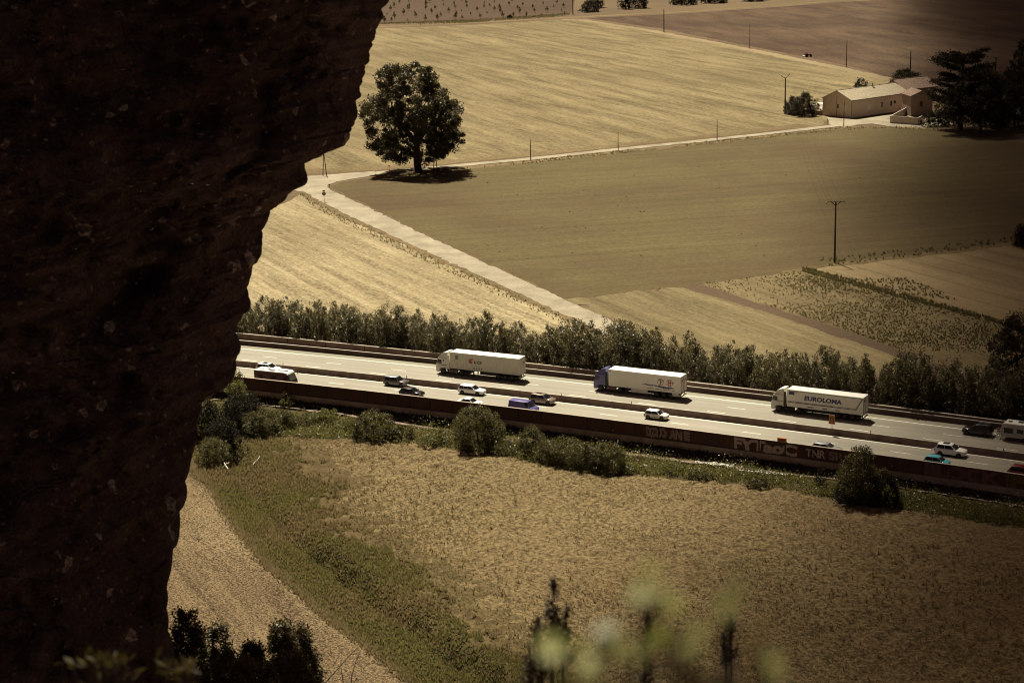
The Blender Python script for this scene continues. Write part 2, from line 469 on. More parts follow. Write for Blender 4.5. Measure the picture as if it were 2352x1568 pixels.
def tufts(c, h, spread, blades=6, width=.05, r=rng):
    """grass tufts: blades triangles each"""
    n = len(c); cc = np.repeat(c, blades, 0); k = len(cc)
    a = r.uniform(0, 2 * np.pi, k); hh = np.repeat(h, blades) * r.uniform(.6, 1.15, k)
    lean = r.uniform(.1, 1.0, k) * np.repeat(spread, blades)
    d = np.stack([np.cos(a), np.sin(a), 0 * a], 1); p = np.stack([-np.sin(a), np.cos(a), 0 * a], 1)
    w = width * r.uniform(.6, 1.4, k)[:, None]
    base = cc + d * (lean * .25)[:, None]
    tip = cc + d * lean[:, None] + np.stack([0 * a, 0 * a, hh], 1)
    V = np.stack([base - p * w, base + p * w, tip], 1).reshape(-1, 3)
    return V, np.arange(3 * k).reshape(k, 3)

def crown_points(n_clump, per, crad, h0, h1, prof, r, squash=.8, inner=.35, zstretch=1.0, lob=.22):
    """prof(h01)->(left, right, depth) radii; leaves gathered in clumps so that gaps stay"""
    t = r.uniform(0, 1, n_clump * 3)
    L = np.array([prof(x) for x in t])
    keep = r.uniform(0, L[:, :2].sum(1).max(), len(t)) < L[:, :2].sum(1)
    t = t[keep][:n_clump]; L = L[keep][:n_clump]; n = len(t)
    a = r.uniform(0, 2 * np.pi, n)
    rx = np.where(np.cos(a) < 0, L[:, 0], L[:, 1])
    ph = r.uniform(0, 6.28, 6); kk = r.uniform(1.5, 5.5, 6)
    lobe = 1 + lob * sum(np.sin(a * round(kk[i]) + t * kk[(i + 3) % 6] * 2.2 + ph[i]) for i in range(5)) / 2.6
    q = inner + (1 - inner) * r.uniform(0, 1, n) ** .42
    q = q * np.clip(lobe, .45, 1.45)
    cc = np.stack([np.cos(a) * rx * q, np.sin(a) * L[:, 2] * q, h0 + t * (h1 - h0)], 1)
    cr = crad * r.uniform(.5, 1.35, n)
    p = r.normal(size=(n, per, 3)); p /= np.linalg.norm(p, axis=2, keepdims=True)
    p *= (r.uniform(0, 1, (n, per, 1)) ** .45) * cr[:, None, None]
    p[:, :, 2] *= squash * zstretch
    return (cc[:, None, :] + p).reshape(-1, 3), cc

def text_faces(txt, size, bold=0.0, shear=0.0, spacing=1.0):
    cu = bpy.data.curves.new('txt', 'FONT'); cu.body = txt; cu.size = size; cu.offset = bold; cu.shear = shear
    cu.align_x = 'CENTER'; cu.align_y = 'CENTER'; cu.space_character = spacing; cu.resolution_u = 3
    o = bpy.data.objects.new('txt', cu); COL.objects.link(o)
    bpy.context.view_layer.update()
    dg = bpy.context.evaluated_depsgraph_get()
    me = bpy.data.meshes.new_from_object(o.evaluated_get(dg))
    V = [tuple(v.co) for v in me.vertices]; Fc = [list(p.vertices) for p in me.polygons]
    bpy.data.objects.remove(o); bpy.data.curves.remove(cu); bpy.data.meshes.remove(me)
    return V, Fc
def text_obj(name, txt, size, mat, parent, org, right, up, bold=0.0, shear=0.0, width=None, height=None, spacing=1.0, warp=None):
    V, Fc = text_faces(txt, size, bold, shear, spacing)
    A = np.array(V)
    if width: A[:, 0] *= width / (A[:, 0].max() - A[:, 0].min())
    A[:, 1] -= (A[:, 1].max() + A[:, 1].min()) / 2
    if height: A[:, 1] *= height / (A[:, 1].max() - A[:, 1].min())
    if warp is not None: A = warp(A)
    org, right, up = map(np.array, (org, right, up))
    W = org + A[:, :1] * right + A[:, 1:2] * up
    me = bpy.data.meshes.new(name); me.from_pydata([tuple(p) for p in W], [], Fc); me.materials.append(mat); me.update()
    o = bpy.data.objects.new(name, me); COL.objects.link(o)
    if parent is not None: o.parent = parent
    return o

# ------------------------------------------------------------------ ground sheets
def densify(P, step, jit, r, closed=True):
    out = []; n = len(P)
    for i in range(n if closed else n - 1):
        a, b = P[i], P[(i + 1) % n]; L = np.hypot(*(b - a)[:2])
        k = max(1, min(60, int(L / step)))
        for j in range(k):
            p = a + (b - a) * j / k
            if j: p = p + np.array([r.normal() * jit, r.normal() * jit, 0])
            out.append(p)
    if not closed: out.append(P[-1])
    return out
def sheet(name, pix, z, mat, step=5.0, jit=.35, world=False, kind=True):
    P = [np.array(p, float) if world else at(p[0], p[1], z) for p in pix]
    P = [np.array([p[0], p[1], z]) for p in P]
    r = np.random.default_rng(abs(hash(name)) % 1000 if False else sum(map(ord, name)))
    if step: P = densify(P, step, jit, r)
    tri = tessellate_polygon([[Vector((p[0], p[1], 0)) for p in P]])
    mb = MB(); mb.v = [tuple(p) for p in P]; mb.f = []
    for t in tri:
        a, b, c = (P[i] for i in t)
        cr = (b[0] - a[0]) * (c[1] - a[1]) - (b[1] - a[1]) * (c[0] - a[0])
        mb.f.append(list(t) if cr > 0 else list(t)[::-1])
    me = bpy.data.meshes.new(name); me.from_pydata(mb.v, [], mb.f); me.materials.append(mat); me.update()
    o = bpy.data.objects.new(name, me); COL.objects.link(o)
    return struct(o)
def ribbon(name, pts, width, z, mat, step=4.0, jit=0.0):
    """strip of road: pts in world, width metres"""
    r = np.random.default_rng(sum(map(ord, name)))
    P = densify([np.array(p, float) for p in pts], step, 0, r, closed=False)
    A, B = [], []
    for i, p in enumerate(P):
        d = P[min(i + 1, len(P) - 1)] - P[max(i - 1, 0)]; d = d[:2] / np.hypot(*d[:2]); n = np.array([-d[1], d[0], 0])
        A.append(np.array([p[0], p[1], z]) + n * (width / 2 + r.normal() * jit)); B.append(np.array([p[0], p[1], z]) - n * (width / 2 + r.normal() * jit))
    mb = MB(); mb.loft([A, B], caps=False, closed=False)
    return mb.obj(name, mat)

def wang(p, q, z):
    a, b = at(*p, z), at(*q, z); return math.atan2(b[1] - a[1], b[0] - a[0])

XS = np.arange(-150, 181, 3.0)
# base sheets --------------------------------------------------------------
fallow = field_mat('dry_ground', (.13, .09, .055), (.23, .17, .10), 0.5, 2.0, .2, (.11, .08, .05), grain=.5)
ground_far_P = [curve(x, -23.2) for x in XS]
ground_far_P = [np.array([-7000, ground_far_P[0][1] + 1500, 0])] + ground_far_P + [np.array([7000, ground_far_P[-1][1] - 1500, 0]), np.array([8000, 9000, 0]), np.array([-8000, 9000, 0])]
sheet('ground', ground_far_P, Z_FAR, fallow, step=0, world=True)
sheet('valley_ground', [(-7000, -400, 0), (7000, -400, 0), (7000, 2500, 0), (-7000, 2500, 0)], Z_NEAR - 1.9, fallow, step=0, world=True)

# far fields ------------------------------------------------------------------
a_up = wang((1043, 205), (1282, 273), Z_FAR)
a_tr = wang((1987, 44), (2351, 107), Z_FAR)
a_h = wang((770, 640), (944, 726), Z_FAR)
a_g = wang((2070, 600), (2352, 675), Z_FAR)
a_d = wang((900, 560), (1500, 520), Z_FAR)
stubble_up = field_mat('upper_stubble', (.120, .094, .046), (.325, .270, .150), a_up, 6.0, .62, (.175, .138, .070), grain=.42, patchk=.45, grain_scale=.8)
stubble_h = field_mat('bright_stubble', (.17, .135, .070), (.49, .425, .265), a_h, 2.6, .55, (.25, .20, .105), grain=.5, patchk=.3, grain_scale=1.5)
soil_tr = field_mat('ploughed_soil', (.060, .037, .026), (.150, .102, .062), a_tr, 11.0, .55, (.068, .040, .027), grain=.35, patchk=.6, grain_scale=.6)
soil_d = field_mat('green_brown_field', (.098, .080, .036), (.178, .148, .070), a_d, 5.0, .22, (.105, .068, .040), grain=.34, patchk=.75, grain_scale=1.2, tracks=.22)
soil_e = field_mat('light_stubble', (.12, .096, .048), (.275, .228, .125), a_g, 3.6, .55, (.22, .175, .09), grain=.32, patchk=.3)
soil_path = field_mat('brown_strip', (.10, .068, .045), (.16, .115, .075), a_g, 2, .1, (.10, .07, .045), grain=.3)
soil_f = field_mat('weedy_field', (.115, .09, .044), (.27, .22, .12), a_g, 3.0, .45, (.13, .092, .05), grain=.45, patchk=.5)
soil_g = field_mat('tan_field', (.23, .175, .095), (.43, .345, .20), a_g, 6.0, .35, (.17, .112, .064), grain=.25, patchk=.5, tracks=.35)
soil_v = field_mat('orchard_soil', (.075, .046, .032), (.125, .085, .055), 0.3, 4, .25, (.075, .045, .03), grain=.25)
verge = field_mat('dry_verge', (.125, .095, .045), (.30, .23, .125), .2, 2, .15, (.11, .085, .04), grain=.6, patchk=.6)

sheet('upper_field', [(560, 72), (870, 66), (1100, 57), (1325, 44), (1500, 70), (1720, 112), (1944, 156), (2080, 192), (2060, 240), (1903, 262), (1903, 276), (1885, 289), (1647, 312), (1420, 336), (1219, 357), (1000, 377), (860, 391), (640, 402), (500, 405)], Z_FAR + .02, stubble_up)
sheet('upper_right_field', [(1345, 42), (1600, 30), (1900, 8), (2200, -12), (2700, -40), (2800, 190), (2400, 250), (2150, 205), (2085, 190), (1944, 150), (1722, 106), (1520, 66)], Z_FAR + .02, soil_tr)
sheet('orchard_field', [(500, 62), (870, 56), (1100, 48), (1310, 34), (1330, -30), (1100, -60), (500, -60)], Z_FAR + .02, soil_v)
sheet('middle_field', [(760, 430), (780, 420), (870, 405), (1010, 392), (1219, 372), (1420, 351), (1647, 326), (1900, 300), (2045, 290), (2200, 305), (2352, 330), (2700, 360), (2750, 520), (2352, 556), (2100, 588), (1900, 612), (1780, 630), (1610, 652), (1570, 660), (1430, 672), (1300, 690), (1200, 640), (1060, 575), (950, 525), (850, 474)], Z_FAR + .02, soil_d)
sheet('stubble_triangle', [(480, 700), (560, 560), (610, 490), (690, 446), (745, 472), (800, 500), (900, 548), (1000, 593), (1150, 660), (1320, 737), (1420, 800), (900, 790), (560, 760)], Z_FAR + .02, stubble_h)
sheet('hedge_side_field', [(1300, 690), (1430, 672), (1570, 660), (1640, 678), (1800, 728), (2030, 800), (2180, 860), (1700, 880), (1480, 800), (1400, 736)], Z_FAR + .022, soil_e, step=1.2, jit=1.3)
sheet('brown_strip', [(1570, 660), (1612, 652), (1700, 682), (1900, 744), (2060, 800), (2250, 872), (2190, 872), (2030, 808), (1800, 730), (1640, 680)], Z_FAR + .025, soil_path)
sheet('weedy_field', [(1612, 652), (1780, 630), (1848, 619), (1960, 650), (2150, 700), (2352, 757), (2600, 830), (2600, 960), (2250, 872), (2060, 802), (1900, 746), (1700, 684)], Z_FAR + .02, soil_f)
sheet('tan_field', [(1848, 619), (1900, 611), (2100, 588), (2352, 556), (2750, 518), (2800, 880), (2600, 832), (2352, 759), (2150, 702), (1960, 652)], Z_FAR + .02, soil_g)

# lanes ---------------------------------------------------------------------------
road = sheet('side_road', [(560, 432), (640, 430), (700, 441), (745, 467), (800, 494), (900, 541), (1000, 587), (1150, 654), (1325, 735), (1440, 795), (1530, 795), (1402, 735), (1200, 643), (1060, 578), (950, 528), (850, 478), (783, 447), (758, 435), (752, 426), (772, 417), (860, 403), (860, 393), (640, 410), (560, 415)], Z_FAR + .05, M['lane'], step=1.6, jit=.22)
farm_lane = struct(ribbon('farm_lane', [at(*p, Z_FAR) for p in ((858, 398), (1010, 384), (1219, 365), (1420, 343), (1647, 320), (1850, 297), (1950, 285), (2045, 280))], 4.4, Z_FAR + .054, M['lane'], jit=.25))
struct(sheet('farm_yard', [(1940, 292), (2000, 283), (2040, 290), (2120, 294), (2190, 284), (2130, 262), (2088, 255), (2060, 262), (1955, 274), (1900, 270), (1905, 285)], Z_FAR + .045, M['lane'], step=3, jit=.3))
struct(ribbon('dirt_track', [at(*p, Z_FAR) for p in ((1290, 46), (1340, 47), (1500, 72), (1720, 114), (1950, 162), (2085, 193))], 6.5, Z_FAR + .04, field_mat('track_dust', (.24, .19, .11), (.40, .325, .20), wang((1500, 72), (1720, 114), Z_FAR), 1.2, .3, (.26, .21, .12)), jit=.5))
for nm, pts, w in (('field_margin', ((500, 70), (870, 62), (1100, 52), (1320, 40), (1600, 26), (1900, 4)), 9), ('lane_verge', ((860, 408), (1010, 392), (1219, 372), (1420, 350), (1647, 326.5), (1850, 303), (1950, 293), (2045, 291), (2200, 300)), 3.2),
                   ('lane_margin', ((640, 396), (860, 388), (1010, 374), (1219, 355), (1420, 334), (1647, 311), (1850, 287)), 7),
                   ('side_road_verge', ((690, 443), (740, 472), (800, 500), (900, 547), (1000, 593), (1150, 660), (1320, 738)), 2.0),
                   ('tan_field_margin', ((1800, 626), (1900, 611), (2100, 588), (2352, 556), (2600, 530)), 3.0)):
    struct(ribbon(nm, [at(*p, Z_FAR) for p in pts], w, Z_FAR + .032, verge, jit=.6, step=2.0))

# ------------------------------------------------------------------ motorway
def strip(name, o0, o1, z, mat, x0=-150, x1=180):
    A = [curve(x, o0, z) for x in np.arange(x0, x1 + .1, 3)]; B = [curve(x, o1, z) for x in np.arange(x0, x1 + .1, 3)]
    mb = MB(); mb.loft([A, B], caps=False, closed=False); return mb.obj(name, mat)
deck = MB()
prof = [(7.5, -.35), (7.5, 0), (-23.9, 0), (-23.9, -.85), (-23.4, -.85), (-23.4, -.35)]
deck.loft([[curve(x, o, z) for o, z in prof] for x in XS])
struct(deck.obj('motorway', M['asphalt']))
def solid_line(o, w): return strip('x', o - w / 2, o + w / 2, .004, M['line'])
mk = MB()
for o, w in ((0.0, .26), (-11.75, .26), (-22.3, .2)):
    A = [curve(x, o - w / 2, .005) for x in XS]; B = [curve(x, o + w / 2, .005) for x in XS]
    mk.loft([A, B], caps=False, closed=False)
def dashes(o, x_ref, w=.14, ln=3.0):
    per = 13.0 * math.cos(rad(26))
    k0 = int((-150 - x_ref) / per)
    for k in range(k0, k0 + 28):
        x = x_ref + k * per * (1 - .0009 * (x_ref + k * per))
        c = math.cos(slope(x)) * ln / 2
        mk.poly([curve(x - c, o - w / 2, .005), curve(x + c, o - w / 2, .005), curve(x + c, o + w / 2, .005), curve(x - c, o + w / 2, .005)])
dashes(-3.72, -41.9); dashes(-7.05, -43.9); dashes(-15.15, -35.2); dashes(-18.6, -35.2)
struct(mk.obj('road_markings', M['line']))

_sh, _nt, _b = new_mat('hard_shoulder_asphalt'); _v = coords(_nt, rz=rad(27.5)); _mp = _nt.nodes.new('ShaderNodeMapping'); _mp.inputs['Scale'].default_value = (.03, .9, 1); _nt.links.new(_v, _mp.inputs['Vector'])
_nt.links.new(mix(_nt, ramp(_nt, noise(_nt, _mp.outputs[0], 1.2, 5, .7), .35, .65), (.15, .136, .092), (.225, .205, .145)), _b.inputs['Base Color']); _b.inputs['Roughness'].default_value = .85
struct(strip('hard_shoulder', .14, 2.26, .0025, _sh)); struct(strip('shoulder_strip', -11.6, -11.32, .0025, _sh))
# median barrier
mb = MB(); c0 = -10.98
pr_ = [(-.32, 0.0), (-.28, .22), (-.13, .40), (-.11, .92), (.11, .92), (.13, .40), (.28, .22), (.32, 0.0)]
mb.loft([[curve(x, c0 + o, z) for o, z in pr_] for x in XS])
o = mb.obj('median_barrier', M['concrete_dark'], smooth=30)
tag(o, 'low concrete barrier running down the middle of the motorway', 'crash barrier')
mb = MB(); mb.loft([[curve(x, c0 + o, z) for o, z in ((-.13, .93), (-.13, 1.0), (.13, 1.0), (.13, .93))] for x in XS])
mb.obj('barrier_cap', M['concrete'], o)

# far side wall
def far_off(x): return 6.2 - (x + 52) * .024
mb = MB(); mb.loft([[curve(x, far_off(x) + o, z) for o, z in ((-.14, -.1), (-.14, 1.0), (.14, 1.0), (.14, -.1))] for x in XS])
fw = mb.obj('barrier_wall', paint('stained_barrier_concrete', (.22, .145, .11), .9, var=.4, sc=.45))
tag(fw, 'stained concrete wall between the guard rail and the hedge', 'wall')
mb = MB(); mb.loft([[curve(x, far_off(x) + o, z) for o, z in ((-.2, 1.0), (-.2, 1.12), (.2, 1.12), (.2, 1.0))] for x in XS])
mb.obj('coping', M['concrete'], fw)
mb = MB()
for k, x in enumerate(np.arange(-140, 170, 7.4)):
    mb.loft([[curve(x + dx, far_off(x) + o, z) for o, z in ((-.17, -.1), (-.17, .98), (-.13, .98), (-.13, -.1))] for dx in (-.05, .05)])
mb.obj('joint', M['black'], fw)
# low barrier at the far hard shoulder
mb = MB(); mb.loft([[curve(x, 2.5 + o, z) for o, z in ((-.26, 0.0), (-.14, .30), (-.10, .78), (.10, .78), (.14, .30), (.26, 0.0))] for x in XS])
lb = mb.obj('shoulder_barrier', paint('shaded_barrier_concrete', (.085, .052, .042), .9, var=.35, sc=.5), smooth=30)  # concrete coloured dark to stand for the shade on its near face
tag(lb, 'low barrier with shade-dark face and bright top rail along the far hard shoulder', 'crash barrier')
mb = MB(); mb.loft([[curve(x, 2.5 + o, z) for o, z in ((-.13, .79), (-.13, .86), (.10, .86), (.10, .79))] for x in XS]); mb.obj('top_rail', M['steel'], lb)

# ---- noise wall ---------------------------------------------------------------
WOFF, WTOP = -23.6, 2.0
nw = empty('noise_wall', tuple(curve(0, WOFF)))
tag(nw, 'long brown noise wall with graffiti between the motorway and the near field', 'wall')
def wp(mbx, name, mat, smooth=None):
    o = mbx.obj(name, mat, nw, smooth); o.matrix_parent_inverse = Matrix.Translation(-nw.location); return o
mb = MB(); mb.loft([[curve(x, WOFF + o, z) for o, z in ((-.34, -1.0), (-.34, -.02), (.2, -.02), (.2, -1.0))] for x in XS])
wp(mb, 'concrete_base', paint('wall_base_concrete', (.34, .25, .20), .9, var=.3, sc=.5))
mb = MB(); mb.loft([[curve(x, WOFF + o, z) for o, z in ((-.16, WTOP), (-.16, WTOP + .07), (.14, WTOP + .07), (.14, WTOP))] for x in XS])
wp(mb, 'coping', M['concrete'])
PANW = 3.55  # step in curve x
xp = np.arange(-70.0, 100.0, PANW)
for i, x in enumerate(xp):
    mb = MB(); r0 = random.uniform(-.015, .015)
    mb.loft([[curve(x + dx, WOFF + o, z) for o, z in ((-.07 + r0, -.02), (-.07 + r0, WTOP - .004), (.05, WTOP - .004), (.05, -.02))] for dx in (.09, PANW / 2, PANW - .09)])
    wp(mb, 'panel', M['panel'])
    mb = MB(); mb.loft([[curve(x + dx, WOFF + o, z) for o, z in ((-.14, -.02), (-.14, WTOP - .002), (.09, WTOP - .002), (.09, -.02))] for dx in (-.09, .09)])
    wp(mb, 'post', M['wood'])

def wall_basis(px0, px1, z=1.0):
    """centre, right vector for a stretch of wall seen between two columns of the picture"""
    xa, xb = x_at_px(px0, WOFF, z), x_at_px(px1, WOFF, z)
    A, B = curve(xa, WOFF), curve(xb, WOFF)
    return xa, xb, np.hypot(*(B - A)[:2])
def graffiti(txt, px0, px1, z0, z1, mat, bold, outline=None, out_bold=.0, shear=0.0, warpamp=0.0, name='graffiti', lift=0.0):
    xa, xb, L = wall_basis(px0, px1)
    V, Fc = text_faces(txt, 1.0, bold, shear, .92)
    A = np.array(V); lo, hi = A.min(0), A.max(0)
    u = (A[:, 0] - lo[0]) / (hi[0] - lo[0]); v = (A[:, 1] - lo[1]) / (hi[1] - lo[1])
    if warpamp: v = v + warpamp * np.sin(u * 17 + 1) * .5; u = u + warpamp * .12 * np.sin(v * 6 + u * 9)
    W = [tuple(curve(xa + (xb - xa) * a, WOFF - .115 - lift, z0 + (z1 - z0) * c)) for a, c in zip(u, v)]
    mbx = MB(); mbx.v = W; mbx.f = Fc; mbx.m = [0] * len(Fc)
    me = bpy.data.meshes.new(name); me.from_pydata(W, [], Fc); me.materials.append(mat); me.update()
    o = bpy.data.objects.new(name, me); COL.objects.link(o); o.parent = nw; o.matrix_parent_inverse = Matrix.Translation(-nw.location)
    return o
def graffiti2(txt, px0, px1, z0, z1, body, edge, b0, b1, **k):
    """pale letters with a dark edge and a pale halo"""
    graffiti(txt, px0, px1, z0, z1, edge, b1, lift=0.0, **k)
    g = .035 * (z1 - z0)
    dx = (px1 - px0) * .012
    graffiti(txt, px0 + dx, px1 - dx, z0 + g, z1 - g, body, b0, lift=.012, **k)
graffiti2('DZCO', 1484, 1532, .25, 1.78, M['spray_mid'], M['spray_pale'], .015, .06, warpamp=.16)
graffiti2('ANSE', 1537, 1585, .25, 1.75, M['spray_mid'], M['spray_pale'], .015, .06, warpamp=.10)
graffiti('FYTaoC', 1684, 1832, .08, 1.86, M['spray_pale'], .055, warpamp=.06)
graffiti('TNR', 1851, 1897, .35, 1.55, M['spray_pale'], .03)
graffiti('SR', 1904, 1940, .35, 1.6, M['spray_mid'], .03)
graffiti('BLOCK', 2122, 2300, -.02, 1.9, M['spray_dark'], .05)
graffiti('P', 2312, 2372, -.02, 1.9, M['spray_yellow'], .06)

# embankment under the wall
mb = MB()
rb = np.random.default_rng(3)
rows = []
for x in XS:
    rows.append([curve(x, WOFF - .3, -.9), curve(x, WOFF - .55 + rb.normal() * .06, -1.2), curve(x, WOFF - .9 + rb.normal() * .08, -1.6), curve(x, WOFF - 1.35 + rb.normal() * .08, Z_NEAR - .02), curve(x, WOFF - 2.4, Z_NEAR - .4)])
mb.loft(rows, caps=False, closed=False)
struct(mb.obj('embankment', paint('shade_dark_earth', (.045, .03, .02), .95, var=.4, sc=.5)))  # earth coloured darker to widen the shadow band below the wall

# ------------------------------------------------------------------ near field terrain
GX = np.arange(-80, 126, .40); GY = np.arange(150, 306, .40)
XX, YY = np.meshgrid(GX, GY)
def inpoly(x, y, poly):
    r = np.zeros(x.shape, bool); n = len(poly)
    for i in range(n):
        x0, y0 = poly[i][:2]; x1, y1 = poly[(i + 1) % n][:2]
        c = ((y0 > y) != (y1 > y)) & (x < (x1 - x0) * (y - y0) / (y1 - y0 + 1e-12) + x0)
        r ^= c
    return r
PN = lambda L: [at(px_, py_, Z_NEAR) for px_, py_ in L]
K_poly = PN([(445, 1078), (476, 1108), (551, 1222), (612, 1297), (665, 1339), (740, 1407), (816, 1463), (945, 1570), (1100, 1720), (0, 1760), (-60, 1078)])
J_poly = PN([(445, 1078), (430, 960), (560, 990), (640, 1000), (690, 1050), (740, 1110), (778, 1150), (823, 1222), (890, 1272), (966, 1322), (1091, 1440), (1215, 1562), (1400, 1740), (1100, 1720), (945, 1570), (816, 1463), (740, 1407), (665, 1339), (612, 1297), (551, 1222), (476, 1108)])
V_poly = PN([(380, 900), (2700, 1000), (2700, 1262), (2352, 1212), (1950, 1152), (1700, 1112), (1430, 1082), (1250, 1068), (1100, 1036), (900, 1012), (640, 1004), (560, 1000), (380, 1000)])
ditch = [at(p, q, Z_NEAR) for p, q in ((535, 1030), (551, 1070), (582, 1120), (616, 1172), (668, 1233), (733, 1271), (778, 1308), (876, 1388), (940, 1429), (1090, 1540), (1200, 1620), (1330, 1720))]
def seg_dist(x, y, L):
    d = np.full(x.shape, 1e9)
    for a, b in zip(L[:-1], L[1:]):
        ux, uy = b[0] - a[0], b[1] - a[1]; l2 = ux * ux + uy * uy
        t = np.clip(((x - a[0]) * ux + (y - a[1]) * uy) / l2, 0, 1)
        d = np.minimum(d, np.hypot(x - a[0] - ux * t, y - a[1] - uy * t))
    return d
def vnoise(x, y, sc, seed):
    """cheap value noise on a lattice"""
    r = np.random.default_rng(seed); n = 257; G = r.uniform(-1, 1, (n, n))
    u, v = x * sc + 500, y * sc + 500
    i, j = np.floor(u).astype(int), np.floor(v).astype(int); fu, fv = u - i, v - j
    fu = fu * fu * (3 - 2 * fu); fv = fv * fv * (3 - 2 * fv)
    i %= n; j %= n; i1 = (i + 1) % n; j1 = (j + 1) % n
    return (G[i, j] * (1 - fu) + G[i1, j] * fu) * (1 - fv) + (G[i, j1] * (1 - fu) + G[i1, j1] * fu) * fv
def near_z(x, y):
    z = .20 * vnoise(x, y, .08, 1) + .05 * vnoise(x, y, .45, 2)
    dd = seg_dist(x, y, ditch)
    z = z - 1.5 * np.exp(-(dd / 1.25) ** 2) + .22 * np.exp(-((dd - 3.2) / 1.1) ** 2)
    inI = ~inpoly(x, y, J_poly) & ~inpoly(x, y, K_poly) & ~inpoly(x, y, V_poly)
    z = z + np.where(inI, .19, .05) * vnoise(x, y, .85, 4) + np.where(inI, .13, .04) * vnoise(x, y, 1.55, 5)
    return z
off_xy = lambda x, y: (y - (CO[0] * x * x + CO[1] * x + CO[2])) / np.hypot(1, 2 * CO[0] * x + CO[1])
ZZ = Z_NEAR + near_z(XX, YY)
ny, nx = XX.shape
idx = np.arange(ny * nx).reshape(ny, nx)
Q = np.stack([idx[:-1, :-1], idx[:-1, 1:], idx[1:, 1:], idx[1:, :-1]], -1).reshape(-1, 4)
fx = (XX[:-1, :-1] + .2).ravel(); fy = (YY[:-1, :-1] + .2).ravel()
keep = off_xy(fx, fy) < WOFF - .9
Q = Q[keep]; fx = fx[keep]; fy = fy[keep]
bigj = lambda x, y: (x + 2.6 * vnoise(x, y, .11, 81) + 2.4 * vnoise(x, y, .42, 82) + 3.0 * vnoise(x, y, 1.3, 83), y + 2.6 * vnoise(x, y, .11, 84) + 2.4 * vnoise(x, y, .42, 85) + 3.0 * vnoise(x, y, 1.3, 86))
JK_poly = PN([(430, 960), (560, 990), (640, 1000), (690, 1050), (740, 1110), (778, 1150), (823, 1222), (890, 1272), (966, 1322), (1091, 1440), (1215, 1562), (1400, 1740), (1100, 1760), (0, 1760), (-60, 960)])
inJ = lambda x, y: inpoly(*bigj(x, y), JK_poly) & ~inpoly(x, y, K_poly)
inM = lambda x, y: inpoly(*bigj(x - 4.5 - 2.5 * vnoise(x, y, .2, 87), y - 2.5), JK_poly) & ~inpoly(x, y, K_poly)
jx, jy = fx + 1.0 * vnoise(fx, fy, .4, 8) + .5 * vnoise(fx, fy, 1.5, 10), fy + 1.3 * vnoise(fx, fy, .4, 9) + .5 * vnoise(fx, fy, 1.5, 11)
cls = np.zeros(len(fx), np.int32)
cls[inpoly(jx, jy, V_poly)] = 3; cls[inM(fx, fy)] = 4; cls[inJ(jx, jy)] = 1; cls[inpoly(jx, jy, K_poly)] = 2
mI = field_mat('rough_dry_field', (.086, .062, .029), (.29, .226, .117), wang((1300, 1200), (1700, 1300), Z_NEAR), 2.0, .12, (.150, .095, .052), grain=.85, patchk=.6, bumpk=.6, grain_scale=1.7)
mJ = field_mat('rough_grass_soil', (.060, .047, .018), (.135, .105, .043), 2.2, 2.0, .25, (.085, .055, .026), grain=.4, patchk=.8, bumpk=.4, grain_scale=1.8)
a_k = wang((480, 1130), (760, 1420), Z_NEAR)
mK = field_mat('near_stubble', (.040, .026, .015), (.30, .23, .13), a_k, 1.6, .5, (.12, .075, .045), grain=1.1, patchk=.55, bumpk=.5, grain_scale=3.2)
mV = field_mat('verge_soil', (.05, .042, .016), (.125, .105, .042), 0, 2, .1, (.09, .07, .03), grain=.5, patchk=.6, bumpk=.4)
mM = field_mat('thin_grass_soil', (.065, .048, .021), (.185, .145, .068), 2.2, 2.0, .2, (.125, .085, .042), grain=.6, patchk=.7, bumpk=.5, grain_scale=1.8)
nf = npobj('near_field', np.stack([XX, YY, ZZ], -1).reshape(-1, 3), Q, [mI, mJ, mK, mV, mM], smooth=True)
nf.data.polygons.foreach_set('material_index', cls); struct(nf)

def scatter(n, poly, r, dens=None):
    P = np.array([p[:2] for p in poly]); lo = np.maximum(P.min(0), (-78, 152)); hi = np.minimum(P.max(0), (122, 304))
    x = r.uniform(lo[0], hi[0], n * 4); y = r.uniform(lo[1], hi[1], n * 4)
    k = inpoly(x, y, poly) & (off_xy(x, y) < WOFF - 1.1)
    if dens is not None: k &= r.uniform(0, 1, len(x)) < dens(x, y)
    x, y = x[k][:n], y[k][:n]
    return np.stack([x, y, Z_NEAR + near_z(x, y)], 1)
Jx_poly = PN([(380, 940), (560, 980), (660, 990), (740, 1040), (800, 1100), (880, 1200), (1050, 1330), (1180, 1430), (1330, 1560), (1500, 1740), (1100, 1720), (945, 1570), (816, 1463), (740, 1407), (665, 1339), (612, 1297), (551, 1222), (476, 1108)])
I_poly = PN([(560, 1000), (900, 1010), (1100, 1034), (1250, 1066), (1430, 1080), (1700, 1110), (1950, 1150), (2352, 1210), (2600, 1248), (2700, 1760), (1420, 1760), (1215, 1562), (1091, 1440), (966, 1322), (823, 1222), (690, 1050)])
r1 = np.random.default_rng(21)
p = scatter(24000, I_poly, r1, lambda x, y: np.clip(.35 + .6 * vnoise(x, y, .10, 31) + .5 * vnoise(x, y, .5, 32), .06, 1))
V_, F_ = tufts(p, r1.uniform(.08, .24, len(p)), r1.uniform(.14, .34, len(p)), 6, .03, r1)
stuff(npobj('dry_grass', V_, F_, M['grass_straw']), 'dry straw coloured tufts over the near field', 'grass')
p = scatter(2600, I_poly, r1, lambda x, y: np.clip(.18 + .8 * vnoise(x, y, .05, 33) + .4 * vnoise(x, y, .3, 34), .02, 1))
V_, F_ = tufts(p, r1.uniform(.25, .6, len(p)), r1.uniform(.15, .5, len(p)), 9, .045, r1)
stuff(npobj('field_weeds', V_, F_, M['grass_brown']), 'brown weeds standing in the near field', 'weeds')
